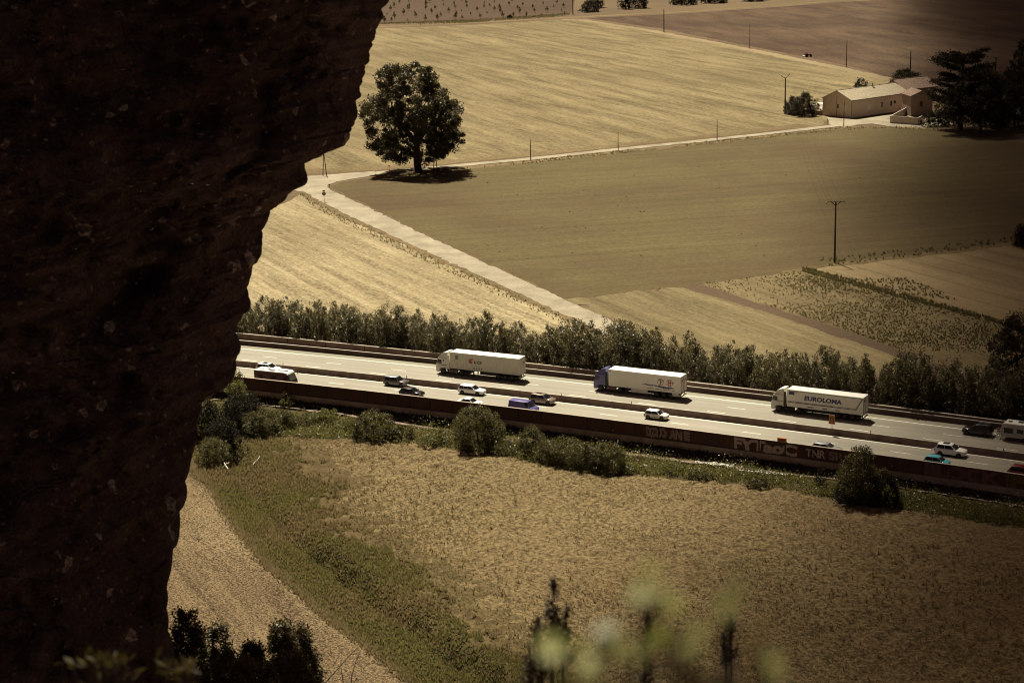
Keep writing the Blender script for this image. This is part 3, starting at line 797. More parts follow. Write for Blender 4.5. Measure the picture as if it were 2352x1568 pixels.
p = scatter(30000, Jx_poly, r1, lambda x, y: inJ(x, y) * np.clip(.75 - 1.0 * vnoise(x, y, .10, 41), .15, 1))
V_, F_ = tufts(p, r1.uniform(.2, .6, len(p)), r1.uniform(.2, .5, len(p)), 7, .045, r1)
stuff(npobj('rough_grass', V_, F_, M['grass_green']), 'rough green brown grass along the ditch', 'grass')
p = scatter(17000, Jx_poly, r1, lambda x, y: inJ(x, y) * np.clip(.35 + 1.1 * vnoise(x, y, .10, 41), .02, 1))
V_, F_ = tufts(p, r1.uniform(.3, .7, len(p)), r1.uniform(.2, .5, len(p)), 8, .045, r1)
stuff(npobj('dry_weeds', V_, F_, M['grass_brown']), 'reddish dry weeds among the ditch grass', 'weeds')
dJ = lambda x, y: seg_dist(x, y, ditch)
p = scatter(11000, I_poly, r1, lambda x, y: np.clip(1.15 - dJ(x, y) / 26 + .7 * vnoise(x, y, .09, 44), 0, 1) * .8)
V_, F_ = tufts(p, r1.uniform(.12, .34, len(p)), r1.uniform(.2, .42, len(p)), 6, .036, r1)
stuff(npobj('thin_grass', V_, F_, M['grass_olive']), 'green grass thinning out into the dry near field', 'grass')
# bushes in the ditch: low clumps
p = scatter(3600, Jx_poly, r1, lambda x, y: np.exp(-((seg_dist(x, y, ditch) - 1.0) / 1.0) ** 2) * np.clip(.55 + vnoise(x, y, .2, 43), 0, 1))
q = (p[:, None, :] + r1.normal(size=(len(p), 16, 3)) * (.4, .4, .32) + (0, 0, .5)).reshape(-1, 3)
V_, F_ = leaf_quads(q, .14, r=r1)
stuff(npobj('ditch_undergrowth', V_, F_, M['leaf_dark']), 'dark green undergrowth along the ditch', 'undergrowth')
p = scatter(14000, K_poly, r1, lambda x, y: np.clip(.45 + .6 * vnoise(x, y, .3, 45), .1, 1))
V_, F_ = tufts(p, r1.uniform(.05, .16, len(p)), r1.uniform(.12, .3, len(p)), 5, .03, r1)
stuff(npobj('stubble_straw', V_, F_, M['grass_straw']), 'pale straw lying on the stubble field at the cliff foot', 'straw')
edge = [at(a, b_, Z_NEAR) for a, b_ in ((445, 1078), (476, 1108), (551, 1222), (612, 1297), (665, 1339), (740, 1407), (816, 1463), (945, 1570))]
ee = np.array(densify(edge, .12, .0, r1, closed=False)); ee = np.repeat(ee, 9, 0); ee[:, :2] += r1.normal(size=(len(ee), 2)) * .4; ee[:, 2] = Z_NEAR + near_z(ee[:, 0], ee[:, 1])
V_, F_ = tufts(ee, r1.uniform(.25, .6, len(ee)), r1.uniform(.15, .35, len(ee)), 6, .04, r1)
stuff(npobj('straw_fringe', V_, F_, M['grass_straw']), 'pale dry grass fringe between stubble and ditch grass', 'grass')
# verge ground cover of brambles
vd = lambda x, y: np.clip(.6 + .9 * vnoise(x, y, .11, 51) + .35 * vnoise(x, y, .4, 52), 0, 1) * np.clip((-26.9 - off_xy(x, y) + .8 * vnoise(x, y, .15, 91)) / 1.4, 0, 1)
p = scatter(15000, V_poly, r1, vd)
hgt = .5 + .9 * np.clip(vnoise(p[:, 0], p[:, 1], .16, 53) + .3, 0, 1)
q = p[:, None, :] + r1.normal(size=(len(p), 16, 3)) * (.42, .42, .0); q[:, :, 2] += np.abs(r1.normal(size=(len(p), 16))) * hgt[:, None] * .8
V_, F_ = leaf_quads(q.reshape(-1, 3), .13, r=r1)
stuff(npobj('bramble_undergrowth', V_, F_, M['leaf_green']), 'low green brambles below the noise wall', 'undergrowth')
p = scatter(16000, V_poly, r1, lambda x, y: np.clip((-26.9 - off_xy(x, y) + .8 * vnoise(x, y, .15, 91)) / 1.4, 0, 1))
V_, F_ = tufts(p, r1.uniform(.25, .8, len(p)), r1.uniform(.2, .5, len(p)), 7, .045, r1)
stuff(npobj('verge_grass', V_, F_, M['grass_green']), 'tall green grass on the verge below the noise wall', 'grass')
# ivy on the embankment
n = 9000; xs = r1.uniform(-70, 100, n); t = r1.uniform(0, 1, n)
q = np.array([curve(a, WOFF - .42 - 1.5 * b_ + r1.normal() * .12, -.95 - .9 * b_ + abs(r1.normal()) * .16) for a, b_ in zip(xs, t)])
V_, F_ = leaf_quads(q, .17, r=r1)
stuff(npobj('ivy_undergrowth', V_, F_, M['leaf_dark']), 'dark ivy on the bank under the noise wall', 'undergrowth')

# concrete gutter and plastic sheets at the foot of the bank
gpts = [at(*p_, Z_NEAR) for p_ in ((520, 905), (700, 930), (775, 941), (905, 972), (1100, 1004), (1300, 1027), (1500, 1053), (1610, 1067), (1720, 1080), (1860, 1097), (1960, 1108), (2100, 1121), (2200, 1134), (2352, 1156), (2600, 1190))]
gpts = [np.array([*curve(locate(P_)[0], min(-25.6, locate(P_)[1]))[:2], 0]) for P_ in gpts]
struct(ribbon('gutter_path', gpts, .5, Z_NEAR + .24, M['concrete_dark'], jit=.22, step=1.5))
def crumple(name, px0, px1, py0, py1, w, lab):
    a, b_ = at(px0, py0, Z_NEAR), at(px1, py1, Z_NEAR); r = np.random.default_rng(int(px0))
    d = (b_ - a); L = np.hypot(*d[:2]); d = d / L; nrm = np.array([-d[1], d[0], 0]); k = int(L / .4) + 2
    rows = []
    for i in range(k):
        c = a + d * (L * i / (k - 1)); ww = w * (1 + .35 * r.normal())
        rows.append([c + nrm * (ww * (j / 5 - .5)) + np.array([0, 0, .30 + .05 * r.normal()]) for j in range(6)])
    mbx = MB(); mbx.loft(rows, caps=False, closed=False)
    o = mbx.obj(name, M['plastic_sheet'], smooth=80); sm = o.modifiers.new('thick', 'SOLIDIFY'); sm.thickness = .03
    tag(o, lab, 'plastic sheet', 'plastic sheets below the wall'); return o
crumple('plastic_sheet', 1596, 1690, 1064, 1074, .9, 'crumpled pale plastic sheet at the foot of the bank, below the dripping graffiti')
crumple('plastic_sheet', 1690, 1812, 1083, 1094, .7, 'long pale plastic sheet strip towards the small cypress below the wall')

# ------------------------------------------------------------------ trees and shrubs
def limb(mbx, p, d, L, r, depth, rr, tips, up=.25):
    pts, rs = [Vector(p)], [r]; d = Vector(d).normalized(); k = 4
    for i in range(k):
        d = (d + Vector((rr.normal() * .16, rr.normal() * .16, rr.normal() * .1 + up * .25))).normalized()
        pts.append(pts[-1] + d * (L / k)); rs.append(r * (1 - .55 * (i + 1) / k))
    mbx.tube(pts, rs, 6 if depth else 10)
    tips.append(pts[-1])
    if depth > 0:
        for q in range(3):
            a = rr.uniform(0, 6.28); dd = (d + Vector((math.cos(a) * .9, math.sin(a) * .9, rr.uniform(-.1, .4)))).normalized()
            limb(mbx, pts[2 + q % 3], dd, L * .6, r * .42, depth - 1, rr, tips, up)

def tree_obj(name, seed, h, prof, h0, n_clump, per, crad, leaf, mat, trunk_r, trunk_h=None, inner=.35, squash=.8, limbs=5, loc=(0, 0, 0), asp=.55, depth=1):
    r = np.random.default_rng(seed); root = empty(name, loc)
    pts, cc = crown_points(n_clump, per, crad, h0, h, prof, r, squash, inner)
    V1, F1 = leaf_quads(pts, leaf, r=r, asp=asp)
    npobj('crown', V1, F1, mat, root)
    mbx = MB(); th = trunk_h or (h0 + (h - h0) * .35)
    mbx.tube([(0, 0, -.3), (0, 0, .25), (.02 * h * r.normal() * .3, 0, th * .4), (.02 * h * r.normal() * .4, .01 * h * r.normal(), th)], [trunk_r * 1.5, trunk_r * 1.1, trunk_r * .95, trunk_r * .7], 12)
    tips = []
    for q in range(limbs):
        a = 6.28 * q / limbs + r.uniform(-.4, .4)
        limb(mbx, (0, 0, th * r.uniform(.6, 1.0)), (math.cos(a) * .8, math.sin(a) * .8, r.uniform(.4, 1.1)), (h - th) * .62, trunk_r * .5, depth, r, tips)
    mbx.obj('trunk', M['bark'], root, smooth=60)
    return root

def prof_lerp(tab):
    T = np.array(tab)
    return lambda t: tuple(np.interp(t, T[:, 0], T[:, k]) for k in (1, 2, 3))

# the great tree by the lane: half-widths read off its outline
pt = at(960, 393, Z_FAR)
bt = prof_lerp([(0, 9.5, 9, 8.5), (.08, 13, 11.5, 11), (.18, 13.2, 14, 12), (.26, 12.2, 13, 12.5), (.40, 14.8, 13, 13), (.51, 16.2, 13.6, 13), (.68, 13, 10.8, 11), (.78, 10.6, 8.4, 9.5), (.92, 10.0, 6.2, 8), (1.0, 8.4, 4.6, 5.5)])
big = tree_obj('plane_tree', 5, 31.0, bt, 3.8, 560, 165, 1.6, .27, M['leaf_tree'], 1.1, 10, inner=.30, limbs=8, loc=(pt[0], pt[1], Z_FAR))
tag(big, 'huge broad dark tree standing alone beside the pale farm lane', 'tree')

# hedge along the far side --------------------------------------------------------
protos = []
for i in range(7):
    rr = np.random.default_rng(100 + i)
    w = rr.uniform(.9, 1.25)
    pf = prof_lerp([(0, 1.0 * w, 1.0 * w, 1.0 * w), (.2, 1.75 * w, 1.6 * w, 1.7 * w), (.5, 1.7 * w, 1.75 * w, 1.7 * w), (.8, 1.0 * w, 1.1 * w, 1.0 * w), (1, .35 * w, .3 * w, .3 * w)])
    t = tree_obj('hedge_tree', 200 + i, 7.0, pf, .25, 88, 46, .50, .12, M['leaf_hedge'] if i % 3 else M['leaf_poplar'], .10, 2.2, inner=.2, squash=1.5, limbs=5, depth=0)
    protos.append(t)
HG = 'trees of the hedge along the far side of the motorway'
hh = lambda px_: np.interp(px_, [500, 560, 700, 800, 870, 1000, 1120, 1180, 1232, 1300, 1460, 1600, 1700, 1800, 1950, 2060, 2200, 2400], [6.4, 6.6, 7.2, 7.0, 7.8, 6.6, 7.6, 8.3, 5.4, 8.0, 8.8, 7.2, 7.0, 7.2, 7.4, 8.6, 8.2, 9.5])
rh = np.random.default_rng(77); cnt = 0
for row, (o0, dx) in enumerate(((8.2, 2.35), (11.0, 2.5), (13.8, 2.7))):
    x = -64 + row * .8
    while x < 92:
        off = o0 + far_off(x) - 5.0 + rh.normal() * .6
        P_ = curve(x, off, Z_FAR); ppx = proj(P_)[0]
        h = hh(ppx) * rh.uniform(.62, 1.16) * (1.0, .95, .88)[row]
        pr0 = protos[cnt] if cnt < len(protos) else protos[rh.integers(len(protos))]
        if cnt < len(protos): t = pr0
        else: t = dup(pr0, (0, 0, 0))
        t.location = tuple(P_); t.rotation_euler = (0, 0, rh.uniform(0, 6.28)); k = h / 7.0
        wv = rh.uniform(.85, 1.15)
        t.scale = (k * wv, k * wv, k)
        tag(t, 'olive green bushy tree in the dense hedge behind the far guard rail', 'tree', HG)
        cnt += 1; x += dx * rh.uniform(.75, 1.25)

def bush(name, px_, py_, z, w, h, seed, mat, lab, leaf=.13, dens=1.0, cat='shrub', up=False, d=None, h0=.1):
    P_ = at(px_, py_, z); d = d or w
    if z < -1: w, h, d = w * .94, h * .90, d * .94
    if up: pf = prof_lerp([(0, w * .35, w * .35, d * .35), (.3, w * .5, w * .5, d * .5), (.6, w * .42, w * .42, d * .42), (1, w * .12, w * .12, d * .12)])
    else: pf = prof_lerp([(0, w * .45, w * .45, d * .45), (.35, w * .5, w * .5, d * .5), (.7, w * .40, w * .38, d * .4), (1, w * .15, w * .15, d * .15)])
    leaf *= .8; vol = w * d * h; n = int(min(260, max(14, 6.0 * vol ** .62 * dens)))
    cr = .33 * (vol / n) ** (1 / 3) * 1.5 + .10
    per = int(min(150, max(20, 2.2 * (cr / leaf) ** 2)))
    t = tree_obj(name, seed, h, pf, h0, n, per, cr, leaf, mat, max(.04, .02 * h), h * .35, inner=.2, squash=1.0, limbs=4, loc=tuple(P_), depth=0)
    tag(t, lab, cat); return t
ZN = Z_NEAR + .1
bush('shrub', 1098, 1022, ZN, 9.0, 6.6, 1, M['leaf_bush'], 'large rounded olive shrub covering the wall below the white estate car', .13, 1.5)
bush('shrub', 1395, 1076, ZN, 6.2, 4.2, 2, M['leaf_bush'], 'dark dense shrub at the right end of the low thicket', .12, 1.3)
bush('shrub', 1308, 1062, ZN, 6.6, 4.0, 3, M['leaf_bush'], 'middle shrub of the thicket right of the large rounded shrub', .12, 1.2)
bush('shrub', 1222, 1042, ZN, 4.6, 4.6, 4, M['leaf_bush'], 'upright shrub left in the thicket, its top reaching the wall base', .12, 1.2)
bush('shrub', 858, 1000, ZN, 8.2, 4.0, 5, M['leaf_bush'], 'wide dull shrub below the black hatchback and the wall', .13, 1.2)
bush('shrub', 660, 932, ZN, 3.0, 2.2, 6, M['leaf_green'], 'small lit shrub against the dark wall by the motorhome', .12)
bush('shrub', 545, 940, ZN, 4.2, 7.4, 7, M['leaf_green'], 'pale loose tall shrub beside the cliff in front of the motorhome', .13, .55)
bush('shrub', 560, 985, ZN, 8.5, 6.4, 8, M['leaf_dark'], 'tall dark shrub next to the cliff below the pale loose one', .14, 1.4)
bush('shrub', 640, 985, ZN, 6.5, 3.4, 9, M['leaf_bush'], 'spreading shrub between the tall dark shrub and the wide dull one', .13, 1.2)
bush('shrub', 492, 1062, ZN, 5.6, 4.0, 10, M['leaf_bush'], 'round shrub at the foot of the cliff near the stubble edge', .13, 1.3)
bush('shrub', 470, 1010, ZN, 6.5, 7.0, 11, M['leaf_dark'], 'very dark shrub half hidden behind the cliff edge', .15, 1.3)
bush('shrub', 1885, 1115, ZN, 1.6, 2.9, 12, M['leaf_dark'], 'small dark conical shrub by the gutter left of the leafy tree', .10, 1.5, up=True)
bush('young_tree', 1975, 1148, ZN, 6.8, 8.2, 13, M['leaf_bush'], 'leafy young tree with twin tops in front of the noise wall', .14, 1.3, cat='tree', up=True)
bush('young_tree', 2032, 1155, ZN, 4.4, 4.9, 14, M['leaf_dark'], 'smaller dark tree leaning against the twin topped leafy tree', .13, 1.2, cat='tree')
bush('shrub', 1950, 1152, ZN, 4.6, 3.0, 15, M['leaf_dark'], 'low black shrub under the twin topped leafy tree', .13, 1.2)
bush('shrub', 1010, 1012, ZN, 4.0, 1.7, 16, M['leaf_green'], 'low green shrub left of the large rounded shrub', .12, 1.2)
bush('shrub', 1545, 1082, ZN, 3.6, 1.5, 17, M['leaf_green'], 'low lit bramble shrub on the verge below the bubble graffiti', .12, 1.2)
bush('shrub', 745, 968, ZN, 5.4, 2.0, 18, M['leaf_green'], 'bright green low shrub beside the pale gutter', .12, 1.3)
bush('roadside_tree', 2335, 862, Z_FAR, 8.5, 10.5, 19, M['leaf_dark'], 'tall dark tree at the right end of the hedge', .17, 1.3, cat='tree')
bush('shrub', 2362, 566, Z_FAR, 6.5, 5.6, 20, M['leaf_dark'], 'dark bush at the corner of the tan field, on the picture edge', .2, 1.4)
for k_, (a_, b2, w_, h_, m_, lab_) in enumerate((
    (705, 975, 5.2, 1.9, 'leaf_bush', 'low dull shrub touching the bright green one by the gutter'), (790, 985, 4.6, 1.6, 'leaf_green', 'low bright shrub left of the wide dull one'),
    (925, 1003, 4.4, 1.8, 'leaf_bush', 'low shrub just right of the wide dull one'), (985, 1020, 3.6, 1.4, 'leaf_green', 'small yellowish bramble shrub on the field edge left of the large rounded one'),
    (1165, 1040, 4.6, 2.0, 'leaf_bush', 'low shrub filling the gap right of the large rounded one'), (1262, 1056, 4.8, 3.4, 'leaf_bush', 'shrub joining the upright one to the rest of the thicket'),
    (1352, 1072, 5.0, 3.9, 'leaf_bush', 'thicket shrub directly left of its dark right end'), (1440, 1082, 3.2, 1.3, 'leaf_green', 'low tuft shrub at the foot of the thicket, on its right'),
    (1610, 1096, 4.0, 1.2, 'leaf_bush', 'low dark bramble shrub below the plastic sheets'), (1745, 1118, 4.4, 1.3, 'leaf_bush', 'low bramble shrub left of the small cypress'),
    (590, 1000, 5.5, 4.2, 'leaf_bush', 'dark shrub filling the corner in front of the tall dark shrub'), (515, 1030, 6.0, 5.0, 'leaf_dark', 'black shrub beside the cliff above the round shrub'))):
    bush('shrub', a_, b2, ZN, w_, h_, 300 + k_, M[m_], lab_, .12, 1.25)
# farm and far trees
bush('olive_tree', 1822, 262, Z_FAR, 7.0, 6.2, 30, M['leaf_dark'], 'smaller dark olive tree right beside the farm power pole', .22, 1.5, cat='tree')
bush('olive_tree', 1848, 266, Z_FAR, 9.0, 8.0, 31, M['leaf_dark'], 'larger dark olive tree between power pole and white barn', .22, 1.5, cat='tree')
bush('round_tree', 1977, 225, Z_FAR, 7.0, 7.2, 32, M['leaf_dark'], 'round dark tree showing over the barn roof', .25, 1.8, cat='tree')
bush('shrub', 2080, 196, Z_FAR, 12.5, 6.5, 33, M['leaf_dark'], 'wide dark shrub behind the tiled farmhouse roof', .25, 1.5)
bush('shrub', 2155, 290, Z_FAR, 12.0, 5.2, 34, M['leaf_dark'], 'clipped dark hedge shrub beside the white yard wall', .22, 1.8, d=5)
bush('park_tree', 2252, 306, Z_FAR, 25, 20, 35, M['leaf_dark'], 'broad black tree with thick trunk right of the cedar', .34, 2.6, cat='tree', h0=3.5)
bush('park_tree', 2330, 292, Z_FAR, 22, 19, 36, M['leaf_dark'], 'dark tree at the picture edge behind the farm garden', .32, 1.5, cat='tree')
bush('park_tree', 2350, 215, Z_FAR, 12, 21, 37, M['leaf_dark'], 'tall dark tree rising above the others at the right edge', .35, 1.4, cat='tree')
bush('shrub', 1355, 28, Z_FAR, 13.5, 7.2, 40, M['leaf_dark'], 'rounded clipped dark bush right of the pole at the top field edge', .35, 2.0)
bush('roadside_tree', 1372, 18, Z_FAR, 10, 14, 41, M['leaf_dark'], 'dark tree behind the rounded bush at the top edge', .4, 1.3, cat='tree')
bush('roadside_tree', 1436, 21, Z_FAR, 9, 15, 42, M['leaf_dark'], 'left one of two dark trees with a joined shadow at the top', .4, 1.4, cat='tree')
bush('roadside_tree', 1468, 19, Z_FAR, 12, 14, 43, M['leaf_dark'], 'right one of two dark trees with a joined shadow at the top', .4, 1.4, cat='tree')
bush('roadside_tree', 1572, 11, Z_FAR, 20, 10, 44, M['leaf_dark'], 'wide dark tree at the top edge above the bare field', .4, 1.3, cat='tree')
bush('roadside_tree', 1640, 7, Z_FAR, 20, 10, 45, M['leaf_dark'], 'dark tree cut by the top edge, right of the wide one', .4, 1.2, cat='tree')
bush('roadside_tree', 1730, 3, Z_FAR, 18, 10, 46, M['leaf_dark'], 'last dark tree to the right along the top edge', .4, 1.2, cat='tree')
bush('shrub', 1171, 43, Z_FAR, 3.4, 2.4, 47, M['leaf_dark'], 'single small dark bush on the orchard edge', .25, 1.5)

# cedar: tiers of flat boughs
pc = at(2205, 297, Z_FAR)
ced = empty('cedar_tree', (pc[0], pc[1], Z_FAR)); rc = np.random.default_rng(9)
mb = MB(); mb.tube([(0, 0, -.3), (0, 0, 8), (.3, 0, 18), (.2, 0, 24)], [1.0, .8, .45, .15], 10); pts = []
for z, L in ((5, 10), (8, 12), (10, 9), (13, 12), (16, 9), (19, 9), (22, 8), (23.5, 9)):
    for q in range(6):
        a = rc.uniform(0, 6.28); l = L * rc.uniform(.6, 1.1); rise = rc.uniform(-.08, .42) * l
        e = np.array([math.cos(a) * l, math.sin(a) * l, z + rise])
        mb.tube([(0.1, 0, z), tuple(e * (.5, .5, .5) + np.array([0, 0, z * .5 + .2])), tuple(e)], [.22, .14, .04], 5)
        for s_ in np.linspace(.3, 1.05, 13):
            c = np.array([0, 0, z]) * (1 - s_) + e * s_
            pts.append(c + rc.normal(size=(60, 3)) * (.95, .95, .28))
V_, F_ = leaf_quads(np.concatenate(pts), .30, r=rc); npobj('crown', V_, F_, M['leaf_dark'], ced); mb.obj('trunk', M['bark'], ced, smooth=60)
tag(ced, 'cedar with flat spreading boughs and forked top in the farm garden', 'tree')

# orchard saplings
mb = MB(); mb.tube([(0, 0, -.1), (.03, 0, 1.2), (0, .04, 2.4)], [.07, .05, .02], 5)
sap = empty('sapling', (0, 0, 0)); mb.obj('trunk', M['bark'], sap)
rs_ = np.random.default_rng(4); pp, _ = crown_points(22, 24, .38, .8, 3.3, prof_lerp([(0, .5, .5, .5), (.5, .75, .75, .75), (1, .2, .2, .2)]), rs_)
V_, F_ = leaf_quads(pp, .17, r=rs_); npobj('crown', V_, F_, M['weed'], sap)
k = 0
for row in range(7):
    for i in range(13):
        ppx = 872 + i * 34 + row * 9 + rs_.normal() * 3; ppy = 54 - row * 8.6 - (ppx - 870) * .045 + rs_.normal() * .6
        if ppx > 1300 or ppy < -8: continue
        ppx += rs_.normal() * 7; P_ = at(ppx, ppy, Z_FAR)
        t = sap if k == 0 else dup(sap, (0, 0, 0))
        t.location = tuple(P_); t.rotation_euler = (0, 0, rs_.uniform(0, 6.28)); q = rs_.uniform(.5, 1.4); t.scale = (q, q, q)
        tag(t, 'thin young sapling in the brown orchard at the top', 'sapling', 'saplings of the orchard'); k += 1

# weeds on the far fields
def far_scatter(name, poly, n, h, s_, mat, lab, dens=None, seed=1, blades=9, w=.09):
    r = np.random.default_rng(seed); P = [at(*q_, Z_FAR) for q_ in poly]; A = np.array([q_[:2] for q_ in P])
    x = r.uniform(A[:, 0].min(), A[:, 0].max(), n * 5); y = r.uniform(A[:, 1].min(), A[:, 1].max(), n * 5)
    kk = inpoly(x, y, P)
    if dens is not None: kk &= r.uniform(0, 1, len(x)) < dens(x, y)
    x, y = x[kk][:n], y[kk][:n]; c = np.stack([x, y, np.full(len(x), Z_FAR + .02)], 1)
    V1, F1 = tufts(c, r.uniform(h * .5, h * 1.3, len(x)), r.uniform(s_ * .5, s_ * 1.3, len(x)), blades, w, r)
    stuff(npobj(name, V1, F1, mat), lab, 'weeds')
far_scatter('field_weeds', [(1612, 652), (1780, 630), (1848, 619), (1960, 650), (2150, 700), (2352, 757), (2500, 800), (2500, 930), (2250, 868), (2060, 800), (1900, 744), (1700, 682)], 5200, .27, .28, M['weed'], 'green brown weeds dotting the field beyond the hedge', lambda x, y: np.clip(.45 + .8 * vnoise(x, y, .06, 61), .05, 1), 1)
far_scatter('boundary_weeds', [(1842, 616), (1852, 616), (1960, 645), (2150, 696), (2352, 752), (2352, 760), (2150, 705), (1960, 655), (1842, 625)], 1700, .55, .5, M['weed'], 'dark line of weeds between the tan and the weedy field', None, 2, 12)
far_scatter('tan_field_weeds', [(1890, 640), (2080, 640), (2140, 660), (2200, 690), (2100, 680), (1960, 650)], 260, .4, .4, M['weed'], 'scattered weeds on the tan field', None, 3)
far_scatter('margin_weeds', [(1880, 596), (2100, 572), (2240, 555), (2340, 545), (2340, 556), (2100, 588), (1900, 611)], 140, .55, .5, M['weed'], 'dark weeds along the edge of the middle field', None, 4, 12)
far_scatter('lane_weeds', [(860, 405), (1010, 389), (1219, 369), (1420, 347), (1647, 323), (1940, 292), (2100, 291), (2200, 300), (2190, 305), (2045, 295), (1940, 299), (1647, 330), (1420, 354), (1219, 376), (1010, 396), (860, 411)], 2600, .45, .45, M['weed'], 'dry weeds along the edge of the farm lane', lambda x, y: np.clip(.5 + .7 * vnoise(x, y, .08, 62), .1, 1), 5, 8)
far_scatter('road_verge_weeds', [(690, 441), (745, 474), (900, 549), (1150, 662), (1320, 740), (1300, 745), (1130, 672), (890, 562), (740, 488), (690, 452)], 1800, .4, .4, M['grass_straw'], 'dry grass fringe along the side road', None, 6, 7)
far_scatter('field_tufts', [(800, 440), (1000, 410), (1400, 370), (2000, 310), (2300, 340), (2300, 540), (1700, 630), (1300, 660)], 60, .25, .45, M['weed'], 'scattered low tufts on the middle field', lambda x, y: np.clip(.1 + vnoise(x, y, .03, 63), .03, 1), 7, 12)
far_scatter('orchard_grass', [(860, 62), (1100, 52), (1310, 37), (1310, 31), (1100, 46), (860, 54)], 1200, .9, .7, M['weed'], 'rough dark grass along the lower orchard edge', lambda x, y: np.clip(.6 + vnoise(x, y, .04, 64), 0, 1), 8, 8, .14)
#PART2
# ------------------------------------------------------------------ vehicles
HEAD_R = lambda x: slope(x)              # towards the right of the picture
HEAD_L = lambda x: slope(x) + math.pi    # towards the left

def wheel(parent, x, y, r, w, side):
    mb = MB(); mb.cyl((0, -w / 2, 0), (0, w / 2, 0), r, n=20)
    t = mb.obj('wheel', M['tyre'], parent, smooth=40, loc=(x, y, r))
    mb = MB(); mb.cyl((0, side * (w / 2 - .02), 0), (0, side * (w / 2 + .012), 0), r * .62, r * .5, n=14)
    mb.obj('rim', M['rim'], t, smooth=40)
    return t

def car(name, L, W, H, body, kind='hatch', belt=.92, hood=.90, xw=.22, xr1=.06, xr2=-.36, xb=-.46, roof=None, roof_bars=False, sunroof=False, side_strip=False, cab_glass=True):
    """front towards +x; xw, xr1, xr2, xb: screen foot, roof front, roof rear, rear screen foot as shares of length"""
    root = empty(name); h = W / 2; f, r = L / 2, -L / 2
    X = lambda s_: s_ * L
    st = [(r, .80, .44, belt - .20), (r + .07, .93, .32, belt - .05), (r + .32, 1.0, .25, belt + .02), (X(xb) * .5 + r * .3, 1.0, .23, belt + .03),
          (0, 1.0, .23, belt), (X(xw) - .05, 1.0, .23, belt - .02), (X(xw) + .12, .99, .23, hood + .02), (f - .45, .97, .24, hood - .06), (f - .16, .91, .27, hood - .15), (f - .04, .82, .31, hood - .25), (f, .70, .38, hood - .34)]
    loops = []
    for x, k, zb, zt in st:
        w = h * k; zm = zb + (zt - zb) * .55
        half = [(.80 * w, zb), (.97 * w, zb + .10), (w, zm), (.975 * w, zt - .10), (.92 * w, zt - .03), (.82 * w, zt)]
        loops.append([(x, y, z) for y, z in half] + [(x, -y, z) for y, z in half[::-1]])
    mb = MB(); mb.loft(loops); mb.obj('body', body, root, smooth=38)
    b0 = [(X(xb), h * .90), (X(xw), h * .90)]
    def lvl(x0, x1, w, z, bow=.0): return [(x0, -w, z), (x1, -w, z), (x1 + bow, 0, z), (x1, w, z), (x0, w, z), (x0 - bow, 0, z)]
    zt = H - .085
    lo = lvl(X(xb), X(xw), h * .90, belt - .04, .10); hi = lvl(X(xr2), X(xr1), h * .735, zt, .05)
    top = lvl(X(xr2) + .10, X(xr1) - .12, h * .62, H - .02, .03); tp2 = lvl(X(xr2) + .35, X(xr1) - .4, h * .4, H, .02)
    mb = MB(); mb.loft([lo, hi]); cab = mb.obj('cabin', body, root, smooth=30)
    mb = MB(); mb.loft([[(x, y, z + .002) for x, y, z in hi], top, tp2]); mb.obj('roof', roof or body, root, smooth=50)
    ctr = (0, 0, belt + .2)
    for s_ in (-1, 1):
        i0, i1 = (0, 1) if s_ < 0 else (4, 3)
        q = (lo[i0], lo[i1], hi[i1], hi[i0])
        cuts = ((.07, .47), (.50, .93)) if kind != 'van' else ((.80, .96),)
        if kind == 'estate': cuts = ((.05, .30), (.32, .60), (.62, .94))
        for u0, u1 in cuts:
            mb = MB(); mb.patch(q, u0, u1, .14, .93, ctr); mb.obj('side_window', M['glass'], root)
        mb = MB(); mb.box((X(xw) - .22, s_ * (h * .97 + .07), belt + .06), (.12, .18, .13)); mb.obj('mirror', body, root)
        mb = MB(); mb.patch([(f - .30, s_ * h * .93, hood - .28), (f - .05, s_ * h * .80, hood - .32), (f - .07, s_ * h * .80, hood - .19), (f - .33, s_ * h * .93, hood - .13)], 0, 1, 0, 1, (0, 0, .5)); mb.obj('headlight', M['lamp_clear'], root)
        mb = MB(); mb.patch([(r + .02, s_ * h * .86, belt - .32), (r + .22, s_ * h * .985, belt - .32), (r + .24, s_ * h * .96, belt - .06), (r + .03, s_ * h * .84, belt - .06)], 0, 1, 0, 1, (0, 0, .5)); mb.obj('tail_light', M['lamp_red'], root)
        if side_strip:
            mb = MB(); mb.box((-.05, s_ * (h + .008), .50), (L * .56, .03, .09)); mb.obj('side_strip', M['black'], root)
        for x in (L * .31, -L * .29): wheel(root, x, s_ * (h - .09), .32, .21, s_)
        if roof_bars:
            mb = MB(); mb.tube([(X(xr2) + .15, s_ * h * .66, H + .0), (X(xr2) + .25, s_ * h * .66, H + .05), (X(xr1) - .35, s_ * h * .66, H + .05), (X(xr1) - .25, s_ * h * .66, H)], .022, 5); mb.obj('roof_rail', M['steel'], root)
    q = (lo[1], lo[3], hi[3], hi[1])
    mb = MB(); P_ = [Vector(p) for p in (lo[1], lo[2], lo[3], hi[3], hi[2], hi[1])]
    for a, b_, c, d in ((0, 1, 4, 5), (1, 2, 3, 4)): mb.patch((P_[a], P_[b_], P_[c], P_[d]), .08 if a == 0 else 0, 1 if a == 0 else .92, .06, .93, ctr)
    mb.obj('windscreen', M['glass'], root)
    if kind != 'van':
        P_ = [Vector(p) for p in (lo[4], lo[5], lo[0], hi[0], hi[5], hi[4])]; mb = MB()
        for a, b_, c, d in ((0, 1, 4, 5), (1, 2, 3, 4)): mb.patch((P_[a], P_[b_], P_[c], P_[d]), .1 if a == 0 else 0, 1 if a == 0 else .9, .2, .9, ctr)
        mb.obj('rear_window', M['glass'], root)
